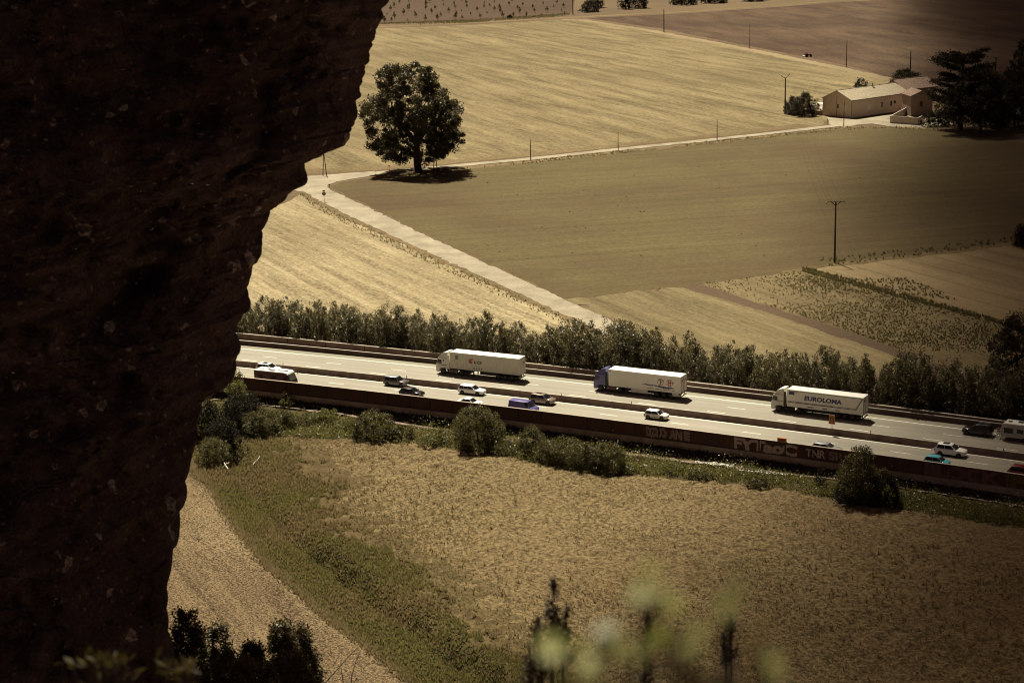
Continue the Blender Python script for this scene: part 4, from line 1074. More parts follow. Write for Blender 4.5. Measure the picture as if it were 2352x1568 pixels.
    mb = MB(); mb.patch([(f - .02, -h * .5, .42), (f - .02, h * .5, .42), (f - .03, h * .5, hood - .36), (f - .03, -h * .5, hood - .36)], 0, 1, 0, 1, (0, 0, .5)); mb.obj('grille', M['black'], root)
    mb = MB(); mb.box((0, 0, .24), (L * .86, W * .84, .14))
    for s_ in (-1, 1):
        for x in (L * .31, -L * .29): mb.cyl((x, s_ * (h - .05), .34), (x, s_ * (h + .006), .34), .385, n=18)
    mb.obj('underbody', M['black'], root)
    if sunroof:
        mb = MB(); mb.box(((X(xr1) + X(xr2)) / 2 + .15, 0, H + .002), (.95, .85, .012)); mb.obj('sunroof', M['glass'], root)
    return root

def put(root, px_, off, label, cat, right=True, z=.7, group='vehicles on the motorway'):
    x = x_at_px(px_, off, z); root.location = tuple(curve(x, off, .006)); root.rotation_euler = (0, 0, HEAD_R(x) if right else HEAD_L(x))
    tag(root, label, cat, group); return root

put(car('suv', 4.45, 1.85, 1.68, M['white'], 'hatch', belt=1.02, hood=1.02, xw=.23, xr1=.07, xr2=-.40, xb=-.47, sunroof=True), 617, -13.0, 'white car with glass sunroof passing behind the motorhome', 'car')
put(car('suv', 4.3, 1.8, 1.65, M['grey'], 'hatch', belt=1.0, hood=1.0, xw=.24, xr1=.08, xr2=-.40, xb=-.46, roof=M['silver']), 910, -12.6, 'dark grey off-roader with pale roof beside the black hatchback', 'car')
put(car('hatchback', 4.2, 1.75, 1.42, M['darkcar'], 'hatch'), 946, -17.4, 'black hatchback low beside the noise wall', 'car')
put(car('estate_car', 4.65, 1.8, 1.50, M['white'], 'estate', belt=.95, xw=.22, xr1=.05, xr2=-.40, xb=-.475, roof_bars=False), 1084, -12.55, 'white estate car fully in view right of the black hatchback', 'car')
put(car('saloon_car', 4.4, 1.75, 1.40, M['white'], 'hatch', belt=.90, xw=.20, xr1=.03, xr2=-.20, xb=-.36), 1080, -19.2, 'white car showing only its roof over the noise wall', 'car')
put(car('van', 4.8, 1.9, 1.92, M['blue'], 'van', belt=1.08, hood=1.02, xw=.34, xr1=.20, xr2=-.47, xb=-.485), 1203, -18.8, 'violet blue van, roof and windscreen above the noise wall', 'van')
put(car('people_carrier', 4.25, 1.8, 1.64, M['beige'], 'hatch', belt=.98, hood=1.0, xw=.28, xr1=.08, xr2=-.40, xb=-.47, sunroof=True), 1246, -13.3, 'brownish people carrier passing the violet blue van', 'car')
put(car('hatchback', 3.8, 1.65, 1.43, M['white_dull'], 'hatch', belt=.90, hood=.92, xw=.24, xr1=.06, xr2=-.39, xb=-.46, side_strip=True), 1508, -14.1, 'small white hatchback with black side strip, alone below the middle lorry', 'car')
put(car('saloon_car', 4.4, 1.75, 1.42, M['silver'], 'hatch'), 1898, -19.5, 'silver car roof just showing over the noise wall near the dark tree', 'car')
wsuv = put(car('suv', 4.5, 1.85, 1.70, M['white'], 'hatch', belt=1.04, hood=1.04, xw=.22, xr1=.05, xr2=-.40, xb=-.47, sunroof=True), 2184, -13.2, 'white off-roader with bicycles on its tail and a sunroof', 'car')
put(car('small_car', 3.6, 1.65, 1.48, M['skyblue'], 'hatch', belt=.92, hood=.95, xw=.28, xr1=.10, xr2=-.39, xb=-.46, roof_bars=True), 2152, -18.9, 'bright turquoise small car half hidden by the noise wall', 'car')
put(car('suv', 4.3, 1.8, 1.66, M['darkred'], 'hatch', belt=1.0, hood=1.0, roof_bars=True), 2352, -18.6, 'dark red car cut by the right picture edge', 'car')
tow = put(car('suv', 4.5, 1.85, 1.72, M['darkcar'], 'estate', belt=1.02, hood=1.0, xw=.22, xr1=.05, xr2=-.42, xb=-.48, roof_bars=True, sunroof=True), 2246, -1.75, 'black off-roader towing the white caravan', 'car', right=False)

def bicycle(loc, rz, label):
    root = empty('bicycle', loc, rz)
    for x in (-.52, .52):
        mb = MB(); mb.ring((0, 0, 0), .33, .022, n=20, m=5)
        for k in range(6):
            a = math.pi * k / 6; mb.tube([(-.32 * math.cos(a), 0, -.32 * math.sin(a)), (.32 * math.cos(a), 0, .32 * math.sin(a))], .004, 3)
        mb.obj('wheel', M['tyre'], root, loc=(x, 0, .35))
    mb = MB()
    for p, q in (((-.52, 0, .35), (-.05, 0, .32)), ((-.05, 0, .32), (-.18, 0, .82)), ((-.52, 0, .35), (-.16, 0, .74)), ((-.05, 0, .32), (.38, 0, .78)), ((-.16, 0, .74), (.37, 0, .82)), ((.37, 0, .88), (.52, 0, .35))): mb.tube([p, q], .022, 5)
    mb.obj('frame', M['darkred'], root)
    mb = MB(); mb.box((-.18, 0, .87), (.25, .13, .06)); mb.obj('saddle', M['black'], root)
    mb = MB(); mb.tube([(.36, -.28, .98), (.40, 0, .95), (.36, .28, .98)], .018, 5); mb.tube([(.40, 0, .95), (.37, 0, .84)], .018, 5); mb.obj('handlebar', M['steel'], root)
    tag(root, label, 'bicycle', 'bicycles carried by the vehicles'); return root
def local(root, v):
    a = root.rotation_euler[2]; c, s_ = math.cos(a), math.sin(a)
    return (root.location.x + c * v[0] - s_ * v[1], root.location.y + s_ * v[0] + c * v[1], root.location.z + v[2])
for k, lab in enumerate(('bicycle hung closest to the tail of the white off-roader', 'outer bicycle on the rack behind the white off-roader')):
    bicycle(local(wsuv, (-2.42 - .28 * k, .0, .48)), wsuv.rotation_euler[2] + math.pi / 2 + .12 * k, lab)
mb = MB(); mb.tube([(-2.2, -.35, .5), (-2.9, -.35, .52)], .03, 5); mb.tube([(-2.2, .35, .5), (-2.9, .35, .52)], .03, 5); mb.obj('bicycle_rack', M['steel'], wsuv)

# caravan ---------------------------------------------------------------------------
def caravan():
    root = empty('caravan'); L, W = 6.2, 2.3
    prof = [(-3.05, .50), (-3.1, 1.6), (-2.95, 2.45), (-2.7, 2.62), (2.55, 2.62), (2.8, 2.45), (3.1, 1.5), (3.1, 1.0), (2.9, .50)]
    mb = MB(); mb.prism(prof, -W / 2, W / 2, .03, .06); mb.obj('body', paint('caravan_white', (.50, .46, .43), .4, coat=.2), root, smooth=25)
    mb = MB(); mb.box((-.1, 0, 2.625), (5.1, 2.1, .03)); mb.obj('roof', M['white'], root)
    for s_ in (-1, 1):
        for x0, x1, z0, z1 in ((1.2, 2.55, 1.15, 1.95), (-.3, .65, 1.25, 1.9), (-1.6, -.7, 1.25, 1.9)):
            mb = MB(); mb.box(((x0 + x1) / 2, s_ * (W / 2 + .005), (z0 + z1) / 2), (x1 - x0, .04, z1 - z0)); mb.obj('window', M['glass'], root)
        for x in (-.35,): wheel(root, x, s_ * (W / 2 - .08), .33, .2, s_)
        mb = MB(); mb.box((-3.1, s_ * .9, .9), (.04, .2, .4)); mb.obj('tail_light', M['lamp_red'], root)
    for x, y, s_ in ((1.9, .1, .55), (.4, -.2, .8), (-1.6, .2, .45)):
        mb = MB(); mb.prism([(x - s_ / 2, 2.63), (x - s_ / 2 + .04, 2.74), (x + s_ / 2 - .04, 2.74), (x + s_ / 2, 2.63)], y - s_ / 2, y + s_ / 2); mb.obj('roof_vent', M['grey'], root)
    mb = MB(); mb.tube([(3.0, -.7, .42), (4.3, 0, .45)], .05, 6); mb.tube([(3.0, .7, .42), (4.3, 0, .45)], .05, 6); mb.cyl((4.0, 0, .1), (4.0, 0, .7), .05); mb.obj('drawbar', M['steel'], root)
    return root
cv = put(caravan(), 2352, -1.75, 'white caravan with dark windows behind the black off-roader', 'caravan', right=False, z=1.2)
x0 = x_at_px(2246, -1.75, .7); x1 = x0 + (2.25 + .15 + 4.3) * math.cos(slope(x0)); cv.location = tuple(curve(x1, -1.75, .006)); cv.rotation_euler = (0, 0, HEAD_L(x1))
for k, lab in enumerate(('bicycle standing on the caravan drawbar nearest the caravan', 'bicycle on the caravan drawbar nearest the black off-roader')):
    bicycle(local(cv, (3.35 + .3 * k, 0, .5)), cv.rotation_euler[2] + math.pi / 2, lab)

# motorhome -------------------------------------------------------------------------
def motorhome():
    root = empty('motorhome'); L, W = 7.0, 2.25
    prof = [(-3.4, .42), (-3.5, .8), (-3.5, 2.55), (-3.35, 2.72), (2.5, 2.72), (2.95, 2.62), (3.15, 2.40), (3.62, 1.35), (3.75, 1.05), (3.75, .55), (3.6, .42)]
    mb = MB(); mb.prism(prof, -W / 2, W / 2, .03, .07); mb.obj('body', M['maroon'], root, smooth=25)
    mb = MB(); mb.prism([(-3.45, 2.66), (-3.34, 2.76), (2.5, 2.76), (2.95, 2.66), (3.17, 2.42), (3.05, 2.42), (2.9, 2.52), (2.5, 2.64)], -W / 2 - .01, W / 2 + .01, .0, .0); mb.obj('roof', M['white'], root, smooth=30)
    mb = MB(); mb.patch([(3.62, -1.0, 1.38), (3.62, 1.0, 1.38), (3.20, 1.0, 2.32), (3.20, -1.0, 2.32)], 0, 1, 0, 1, (0, 0, 1.5)); mb.obj('windscreen', glass('pale_screen', (.25, .27, .24), .1), root)
    for s_ in (-1, 1):
        for x0, x1, z0, z1 in ((2.35, 3.1, 1.35, 2.05), (-.2, .9, 1.5, 2.05), (-2.6, -1.8, 1.5, 2.0)):
            mb = MB(); mb.box(((x0 + x1) / 2, s_ * (W / 2 + .004), (z0 + z1) / 2), (x1 - x0, .04, z1 - z0)); mb.obj('window', M['glass'], root)
        mb = MB(); mb.tube([(3.2, s_ * 1.0, 2.5), (3.55, s_ * 1.25, 2.5), (3.6, s_ * 1.3, 2.1)], .06, 6); mb.obj('mirror', M['black'], root, smooth=40)
        mb = MB(); mb.patch([(3.76, s_ * .95, .65), (3.76, s_ * .6, .65), (3.76, s_ * .6, .9), (3.76, s_ * .95, .9)], 0, 1, 0, 1, (0, 0, .6)); mb.obj('headlight', M['lamp_clear'], root)
        for x in (2.5, -2.0): wheel(root, x, s_ * (W / 2 - .1), .34, .22, s_)
    for x, y, a, b_, m_ in ((-2.4, -.2, .8, .6, 'white_dull'), (-1.2, .25, .5, .4, 'grey'), (-.2, -.55, 1.0, .45, 'black'), (.5, .35, 1.6, .5, 'white_dull'), (1.6, 0, .9, .7, 'white_dull'), (2.35, -.1, .45, .4, 'beige')):
        mb = MB(); mb.prism([(x - a / 2, 2.762), (x - a / 2 + .05, 2.86), (x + a / 2 - .05, 2.86), (x + a / 2, 2.762)], y - b_ / 2, y + b_ / 2); mb.obj('roof_hatch', M[m_], root)
    mb = MB(); mb.tube([(-3.5, -.5, .6), (-3.95, -.5, .62)], .03, 5); mb.tube([(-3.5, .5, .6), (-3.95, .5, .62)], .03, 5); mb.obj('bicycle_rack', M['steel'], root)
    return root
mh = put(motorhome(), 632, -20.0, 'motorhome with white roof and maroon side behind the noise wall', 'motorhome', z=1.6)
bicycle(local(mh, (-3.72, 0, .62)), mh.rotation_euler[2] + math.pi / 2, 'bicycle on the tail of the motorhome')

# lorries ----------------------------------------------------------------------------
def lorry(kind, cabmat):
    root = empty('articulated_lorry'); h = 1.245
    # cab
    prof = [(8.22, .38), (8.30, .75), (8.30, 1.35), (8.22, 1.80), (7.98, 2.72), (7.86, 2.90), (7.5, 2.98), (6.1, 3.0), (6.0, 2.9), (6.0, 1.0), (6.25, 1.0), (6.35, 1.12), (7.35, 1.12), (7.52, .95), (7.58, .40)]
    mb = MB(); n = len(prof)
    # concave side profile: build walls and triangulated sides
    tri = tessellate_polygon([[Vector((x, z, 0)) for x, z in prof]])
    for y, k in ((-h, 1), (h, -1)):
        b0 = len(mb.v); mb.v += [(x, y, z) for x, z in prof]
        for t in tri: mb.f.append([b0 + i for i in t]); mb.m.append(0)
    for i in range(n): mb.f.append([i, (i + 1) % n, n + (i + 1) % n, n + i]); mb.m.append(0)
    cab = mb.obj('cab', cabmat, root)
    bv = cab.modifiers.new('edge', 'BEVEL'); bv.width = .07; bv.segments = 2; bv.limit_method = 'ANGLE'; bv.angle_limit = rad(35)
    mb = MB(); sp = [(7.84, 2.93), (7.72, 3.12), (7.35, 3.50), (6.85, 3.80), (6.35, 3.95), (6.0, 3.98), (6.0, 2.97)]
    mb.loft([[(x, y * (1 - .10 * max(0, z - 3.0)), z) for x, z in sp] for y in (-1.16, -1.08, 1.08, 1.16)]); mb.obj('roof_spoiler', cabmat, root, smooth=30)
    mb = MB(); mb.patch([(8.215, -1.1, 1.86), (8.215, 1.1, 1.86), (8.01, 1.1, 2.66), (8.01, -1.1, 2.66)], 0, 1, 0, 1, (7, 0, 2)); mb.obj('windscreen', M['glass'], root)
    mb = MB(); mb.prism([(8.02, 2.74), (8.28, 2.60), (8.30, 2.66), (8.0, 2.84)], -1.1, 1.1); mb.obj('sun_visor', M['black'] if kind != 'F' else cabmat, root)
    for s_ in (-1, 1):
        y = s_ * h
        mb = MB(); mb.patch([(8.05, y, 1.95), (7.12, y, 1.88), (7.12, y, 2.62), (7.88, y, 2.62)], 0, 1, 0, 1, (7, 0, 2), .004, .008); mb.obj('side_window', M['glass'], root)
        mb = MB(); mb.box((8.18, s_ * 1.42, 2.25), (.14, .24, .75)); mb.box((8.1, s_ * 1.3, 2.55), (.06, .3, .05)); mb.obj('mirror', M['black'], root)
        mb = MB(); mb.box((8.305, s_ * .92, .62), (.05, .42, .22)); mb.obj('headlight', M['lamp_clear'], root)
        mb = MB(); mb.box((6.75, y, 1.62), (.9, .03, .07) if kind == 'L' else (.3, .03, .07)); mb.obj('door_handle', M['black'], root)
        mb = MB(); mb.prism([(5.98, 1.05), (5.98, 3.55), (5.55, 3.55), (5.55, 1.05)], y - .03, y + .03); mb.obj('side_fairing', M['black'] if kind == 'F' else (M['wood'] if kind == 'E' else cabmat), root)
        wheel(root, 6.88, s_ * 1.06, .50, .34, s_)
        wheel(root, 3.25, s_ * .98, .50, .52, s_)
        for x in ((-3.7, -5.0, -6.3) if kind != 'L' else (-4.1, -5.4, -6.7)): wheel(root, x, s_ * 1.03, .50, .38, s_)
        mb = MB(); mb.cyl((4.15, s_ * .88, .66), (5.75, s_ * .88, .66), .33, n=14); mb.obj('fuel_tank', paint('tank_metal', (.20, .13, .12), .5, metal=.3) if kind != 'E' else M['black'], root, smooth=40)
    mb = MB(); mb.box((4.4, 0, .85), (5.4, .9, .25)); mb.box((-1.4, 0, 1.0), (13.2, 1.0, .22)); mb.box((-8.15, 0, .58), (.12, 2.4, .16)); mb.box((-8.0, -.9, .82), (.1, .1, .5)); mb.box((-8.0, .9, .82), (.1, .1, .5))
    for xa, xb_ in (((2.5, 1.6), (-.2, -7.7)) if kind == 'L' else ((2.6, -7.6),)): mb.box(((xa + xb_) / 2, 0, .70), (xa - xb_, 1.25, .5))
    for x in (.9, 1.0): mb.box((x, -.8, .55), (.12, .12, .9)); mb.box((x, .8, .55), (.12, .12, .9))
    mb.obj('chassis', M['black'], root)
    for s_ in (-1, 1):
        mb = MB(); mb.box((-8.22, s_ * .95, .62), (.05, .42, .14)); mb.obj('tail_light', M['lamp_red'], root)
        mb = MB(); mb.box((-6.95 if kind != 'L' else -7.5, s_ * 1.0, .55), (.04, .4, .5)); mb.obj('mudflap', M['black'], root)
    # load body
    xf, xb, z0, z1, w = 5.38, -8.22, 1.12, 4.02, 1.275
    if kind == 'L': z0, z1, w = 1.22, 4.12, 1.22
    if kind == 'L':
        mb = MB(); per = .29; pts = []
        k = 0; x = xf - .16
        while x > xb + .2:
            pts += [(x, 0), (x - per * .30, 0), (x - per * .5, -.045), (x - per * .8, -.045)]; x -= per
        for s_ in (-1, 1):
            mb.loft([[(x, s_ * (w - .03 + d), z) for x, d in pts] for z in (z0 + .16, z1 - .12)], caps=False, closed=False)
        mb.obj('corrugated_sides', M['container'], root)
        mb = MB(); mb.box(((xf + xb) / 2, 0, (z0 + z1) / 2), (xf - xb - .1, 2 * w - .24, z1 - z0 - .06))
        for s_ in (-1, 1):
            for zz, hh_ in ((z0 + .08, .16), (z1 - .06, .12)): mb.box(((xf + xb) / 2, s_ * (w - .05), zz), (xf - xb, .13, hh_))
            for xx in (xf - .08, xb + .08): mb.box((xx, s_ * (w - .055), (z0 + z1) / 2), (.17, .15, z1 - z0 - .004))
        mb.obj('container_frame', M['container'], root)
        mb = MB(); mb.box(((xf + xb) / 2, 0, z1 - .01), (xf - xb - .05, 2 * w - .1, .03)); mb.obj('roof', M['white'], root)
    else:
        side = paint('lorry_body_white', (.84, .82, .72), .45, var=.05, sc=.4)
        bx = MB(); bx.box(((xf + xb) / 2, 0, (z0 + z1) / 2), (xf - xb, 2 * w, z1 - z0)); body = bx.obj('load_body', side, root)
        bv = body.modifiers.new('edge', 'BEVEL'); bv.width = .05; bv.segments = 2
        mb = MB(); mb.box(((xf + xb) / 2, 0, z1 + .004), (xf - xb - .12, 2 * w - .1, .03)); mb.obj('roof', M['white'], root)
    fr = M['red'] if kind == 'F' else M['black']
    # rear doors
    mb = MB()
    for y in (-w + .03, 0, w - .03): mb.box((xb - .012, y, (z0 + z1) / 2), (.03, .07, z1 - z0 - .1))
    mb.box((xb - .012, 0, z1 - .06), (.03, 2 * w - .1, .09)); mb.box((xb - .012, 0, z0 + .06), (.03, 2 * w - .1, .12)); mb.obj('door_frame', M['container'] if kind == 'L' else M['wood'], root)
    for s_ in (-1, 1):
        mb = MB(); mb.box((xb - .004, s_ * w * .5, (z0 + z1) / 2 + .02), (.02, w - .14, z1 - z0 - .3)); d_ = mb.obj('rear_door', M['container'] if kind == 'L' else M['white_dull'], root)
        mb = MB()
        for yy in (.28, .72): mb.cyl((xb - .035, s_ * w * yy, z0 + .1), (xb - .035, s_ * w * yy, z1 - .1), .022, n=6)
        mb.obj('lock_bar', M['steel'] if kind != 'F' else M['red'], d_)
    yo = w + .012   # left side (towards the viewer)
    R_, U_ = (-1, 0, 0), (0, 0, 1)
    def bars(name, x, z, rows, wd, hh_, gap, mat):
        mb = MB()
        for i, frac in enumerate(rows): mb.box((x - wd * frac / 2, yo, z - i * gap), (wd * frac, .012, hh_))
        return mb.obj(name, mat, root)
    if kind == 'L':
        yo = w + .006
        text_obj('lettering', 'LCI', .9, M['ink'], root, (-.10, yo, 2.72), R_, U_, bold=.03, width=1.42, height=.52, spacing=1.15)
        # red apple-like emblem
        mb = MB(); n = 26
        out = [(1.32 - .36 * math.cos(t) * 1.0, 2.80 + .40 * math.sin(t)) for t in np.linspace(.7, 2 * math.pi - .15, n)]
        inn = [(1.32 - .20 * math.cos(t), 2.80 + .22 * math.sin(t)) for t in np.linspace(.7, 2 * math.pi - .15, n)]
        for i in range(n - 1): mb.poly([(out[i][0], yo, out[i][1]), (out[i + 1][0], yo, out[i + 1][1]), (inn[i + 1][0], yo, inn[i + 1][1]), (inn[i][0], yo, inn[i][1])])
        mb.poly([(1.32 + .13 * math.cos(t), yo, 2.78 + .13 * math.sin(t)) for t in np.linspace(0, 6.28, 14)[:-1]])
        mb.poly([(1.20, yo, 3.10), (1.02, yo, 3.36), (.86, yo, 3.30), (.80, yo, 3.14), (1.0, yo, 3.06)])
        mb.obj('emblem', M['red'], root)
        bars('container_text', 4.35, 3.55, (.85, .7, .8, .75, 1.0, .9), .62, .05, .115, M['ink'])
        for i, x in enumerate((.62, .14, -.36, -.86)):
            mb = MB(); mb.poly([(x + .10, yo, 1.62), (x, yo, 1.78), (x - .10, yo, 1.62), (x, yo, 1.46)]); mb.obj('hazard_mark', M['wood'], root)
        text_obj('lettering', 'LCI', .5, M['ink'], root, (xb - .03, -.55, 3.1), (0, -1, 0), U_, bold=.02, width=.75, height=.34)
        mb = MB(); mb.box((6.9, h + .012, 1.98 - .25), (1.7, .012, .07)); mb.obj('cab_stripe', M['maroon'], root)
        mb = MB(); mb.poly([(6.72 + .14 * math.cos(t), h + .014, 2.50 + .14 * math.sin(t)) for t in np.linspace(0, 6.28, 16)[:-1]]); mb.obj('door_badge', M['navy'], root)
    if kind == 'F':
        for i, (cx, ch) in enumerate(((-4.45, 'F'), (-6.15, 'H'))):
            mb = MB(); n = 40; cz = 2.80
            for k in range(n):
                a, b_ = 2 * math.pi * k / n, 2 * math.pi * (k + 1) / n
                mb.poly([(cx + R * math.cos(t), yo, cz + R * 1.02 * math.sin(t)) for R, t in ((.56, a), (.56, b_), (.50, b_), (.50, a))])
            mb.obj('emblem_ring', M['ink'], root)
            mb = MB(); B = lambda xc, zc, wx, wz: mb.box((xc, yo + .004, zc), (wx, .012, wz))
            if ch == 'F': B(cx - .0, cz - .02, .15, .84); B(cx - .14, cz + .30, 1.05, .13); B(cx - .16, cz - .02, .38, .12); B(cx + .36, cz + .30, .2, .12)
            else: B(cx + .18, cz, .14, .86); B(cx - .12, cz, .14, .86); B(cx - .22, cz, 1.05, .13)
            mb.obj('emblem_letter', M['red'], root)
        rs2 = np.random.default_rng(12)
        def swoosh(x0, x1, zc, th, mat):
            t = np.linspace(0, 1, 26); xx = x0 + (x1 - x0) * t
            c = zc - .12 * t + .05 * np.sin(t * 9); wv = th * np.sin(np.pi * np.clip(t * .96 + .02, 0, 1)) ** .7 * rs2.uniform(.5, 1.3, 26)
            mb = MB(); mb.loft([[(a, yo, b_ + q) for a, b_, q in zip(xx, c, wv)], [(a, yo, b_ - q) for a, b_, q in zip(xx, c, wv)]], caps=False, closed=False); mb.obj('swoosh', mat, root)
        swoosh(-.85, -3.9, 2.14, .13, M['blue']); swoosh(-3.5, -6.9, 1.98, .19, M['navy'])
        for x, l in ((-2.0, 1.2), (-3.45, 1.3), (-4.9, .7), (-5.75, .65), (-6.5, .55)): bars('small_print', x, 1.52, (1.0,), l, .07, .1, M['ink'])
        bars('corner_mark', 5.15, 3.80, (1.0, .6), .28, .06, .14, M['ink'])
        for x0, x1, z_, hh_ in ((1.05, -2.0, .82, .72), (-6.55, -7.75, .86, .6)):
            mb = MB(); mb.box(((x0 + x1) / 2, 1.16, z_), (abs(x1 - x0), .12, hh_)); mb.obj('side_box', M['white_dull'], root)
        for y_, ch in ((.62, 'F'), (-.62, 'H')): text_obj('door_letter', ch, .55, M['ink'], root, (xb - .02, y_, 3.25), (0, -1, 0), U_, bold=.02, height=.5, width=.32)
        bars('door_print', 0, 0, (0.001,), .001, .001, .1, M['ink'])
    if kind == 'E':
        text_obj('lettering', 'EUROLOMA', .9, M['navy'], root, (-1.02, yo, 2.86), R_, U_, bold=.045, shear=.12, width=6.7, height=.78, spacing=1.02)
        mb = MB()
        for z_, t_ in ((2.06, .05), (1.92, .09)): mb.box((1.25 - (2.06 - z_), yo, z_), (8.0, .012, t_))
        mb.box((-.9, yo, 2.06), (12.2, .011, .045)); mb.box((-.9, yo, 1.90), (12.3, .011, .09))
        mb.loft([[(-6.95, yo, 2.04), (-7.95, yo, 3.72), (-7.88, yo, 3.74), (-6.86, yo, 2.04)]], caps=False); mb.poly([(-6.95, yo, 2.04), (-7.95, yo, 3.74), (-7.88, yo, 3.74), (-6.86, yo, 2.04)])
        mb.poly([(-7.02, yo, 1.86), (-8.12, yo, 3.76), (-8.02, yo, 3.76), (-6.92, yo, 1.86)])
        mb.box((-1.5, yo, 3.86), (13.2, .012, .06))
        mb.obj('stripe', M['ink'], root)
        mb = MB(); mb.prism([(5.05, 3.18), (5.05, 3.76), (4.5, 3.70), (4.05, 3.76), (4.05, 3.14), (4.5, 3.22)], yo - .006, yo + .006); mb.obj('flag_print', M['navy'], root)
        bars('corner_mark', 3.85, 3.72, (1.0, .6), .28, .07, .14, M['ink'])
        for x, s_, wd in ((1.1, 'CARTAGENA', 1.15), (-1.45, 'MURCIA', .85), (-3.75, 'ESPAÑA', .9)): text_obj('small_print', s_, .3, M['ink'], root, (x, yo, 1.42 if x > 0 else 1.43), R_, U_, bold=.02, width=wd, height=.2)
        mb = MB(); mb.box((xb - .02, .62, 3.4), (.02, .7, .5)); mb.obj('flag_print', M['navy'], root)
        mb = MB(); mb.box((6.7, h + .012, 1.92), (1.2, .012, .05)); mb.box((6.75, h + .012, 1.80), (1.1, .012, .05)); mb.obj('cab_stripe', M['ink'], root)
    return root
def put_lorry(kind, mat, px_front, off, lab, sc):
    o = lorry(kind, mat); o.scale = sc; lo, hi = -140, 150
    for _ in range(50):     # leftmost visible point: lower front edge of the cab
        m = (lo + hi) / 2; x = m
        c = curve(x, off); a = HEAD_L(x); f = c + np.array([math.cos(a) * 8.3 * sc[0], math.sin(a) * 8.3 * sc[0], 1.2])
        if proj(f)[0] < px_front: lo = m
        else: hi = m
    o.location = tuple(curve(lo, off, .006)); o.rotation_euler = (0, 0, HEAD_L(lo)); tag(o, lab, 'lorry', 'lorries on the far carriageway'); return o
put_lorry('L', M['white_dull'], 1009, -2.15, 'white lorry carrying a rust streaked corrugated container with a red emblem', (.965, .97, .98))
put_lorry('F', M['blue'], 1370, -1.95, 'lorry with violet blue cab and two ringed letters on a white body', (.94, .95, .965))
put_lorry('E', M['white_dull'], 1777, -1.75, 'white lorry with EUROLOMA in big dark letters on its side', (.905, .93, .95))

# ------------------------------------------------------------------ signs on the motorway
x = x_at_px(1911, c0, 1.6)
sg = empty('lane_sign', tuple(curve(x, c0, 1.0)), slope(x)); tag(sg, 'orange roadworks sign with black arrows on the median barrier', 'sign')
mb = MB(); mb.cyl((0, 0, 0), (0, 0, .95), .05); mb.box((0, 0, .02), (.4, .25, .05)); mb.obj('post', M['steel'], sg)
mb = MB(); mb.box((0, -.06, 1.32), (.92, .05, 1.25)); mb.obj('board', M['orange'], sg)
mb = MB(); mb.box((0, -.06, .77), (1.0, .06, .22)); mb.box((0, -.055, 1.96), (.9, .06, .07)); mb.obj('sign_plate', M['red'], sg)
mb = MB()
for xx in (-.22, .02, .24):
    mb.box((xx, -.095, 1.25), (.07, .012, .62)); mb.poly([(xx - .13, -.1, 1.5), (xx + .13, -.1, 1.5), (xx, -.1, 1.78)])
mb.obj('arrow', M['ink'], sg)
x = x_at_px(1796, WOFF, WTOP); sg = empty('work_sign', tuple(curve(x, WOFF, WTOP + .07)), slope(x)); tag(sg, 'small orange sign box standing on the noise wall coping', 'sign')
mb = MB(); mb.box((0, 0, .28), (1.3, .3, .52)); mb.obj('board', M['orange'], sg)
mb = MB(); mb.box((0, -.16, .22), (1.1, .02, .2)); mb.obj('stripe', M['red'], sg)
for i, ppx in enumerate((650, 934, 1289, 1450, 2000, 2305)):
    x = x_at_px(ppx, c0, 1.1); mb = MB(); mb.box((0, 0, .14), (.1, .06, .28)); mb.box((0, 0, .3), (.14, .05, .1)); o = mb.obj('reflector_post', M['black'], loc=tuple(curve(x, c0, 1.0)))
    tag(o, 'tiny dark reflector post on top of the median barrier', 'reflector', 'reflectors on the median barrier')

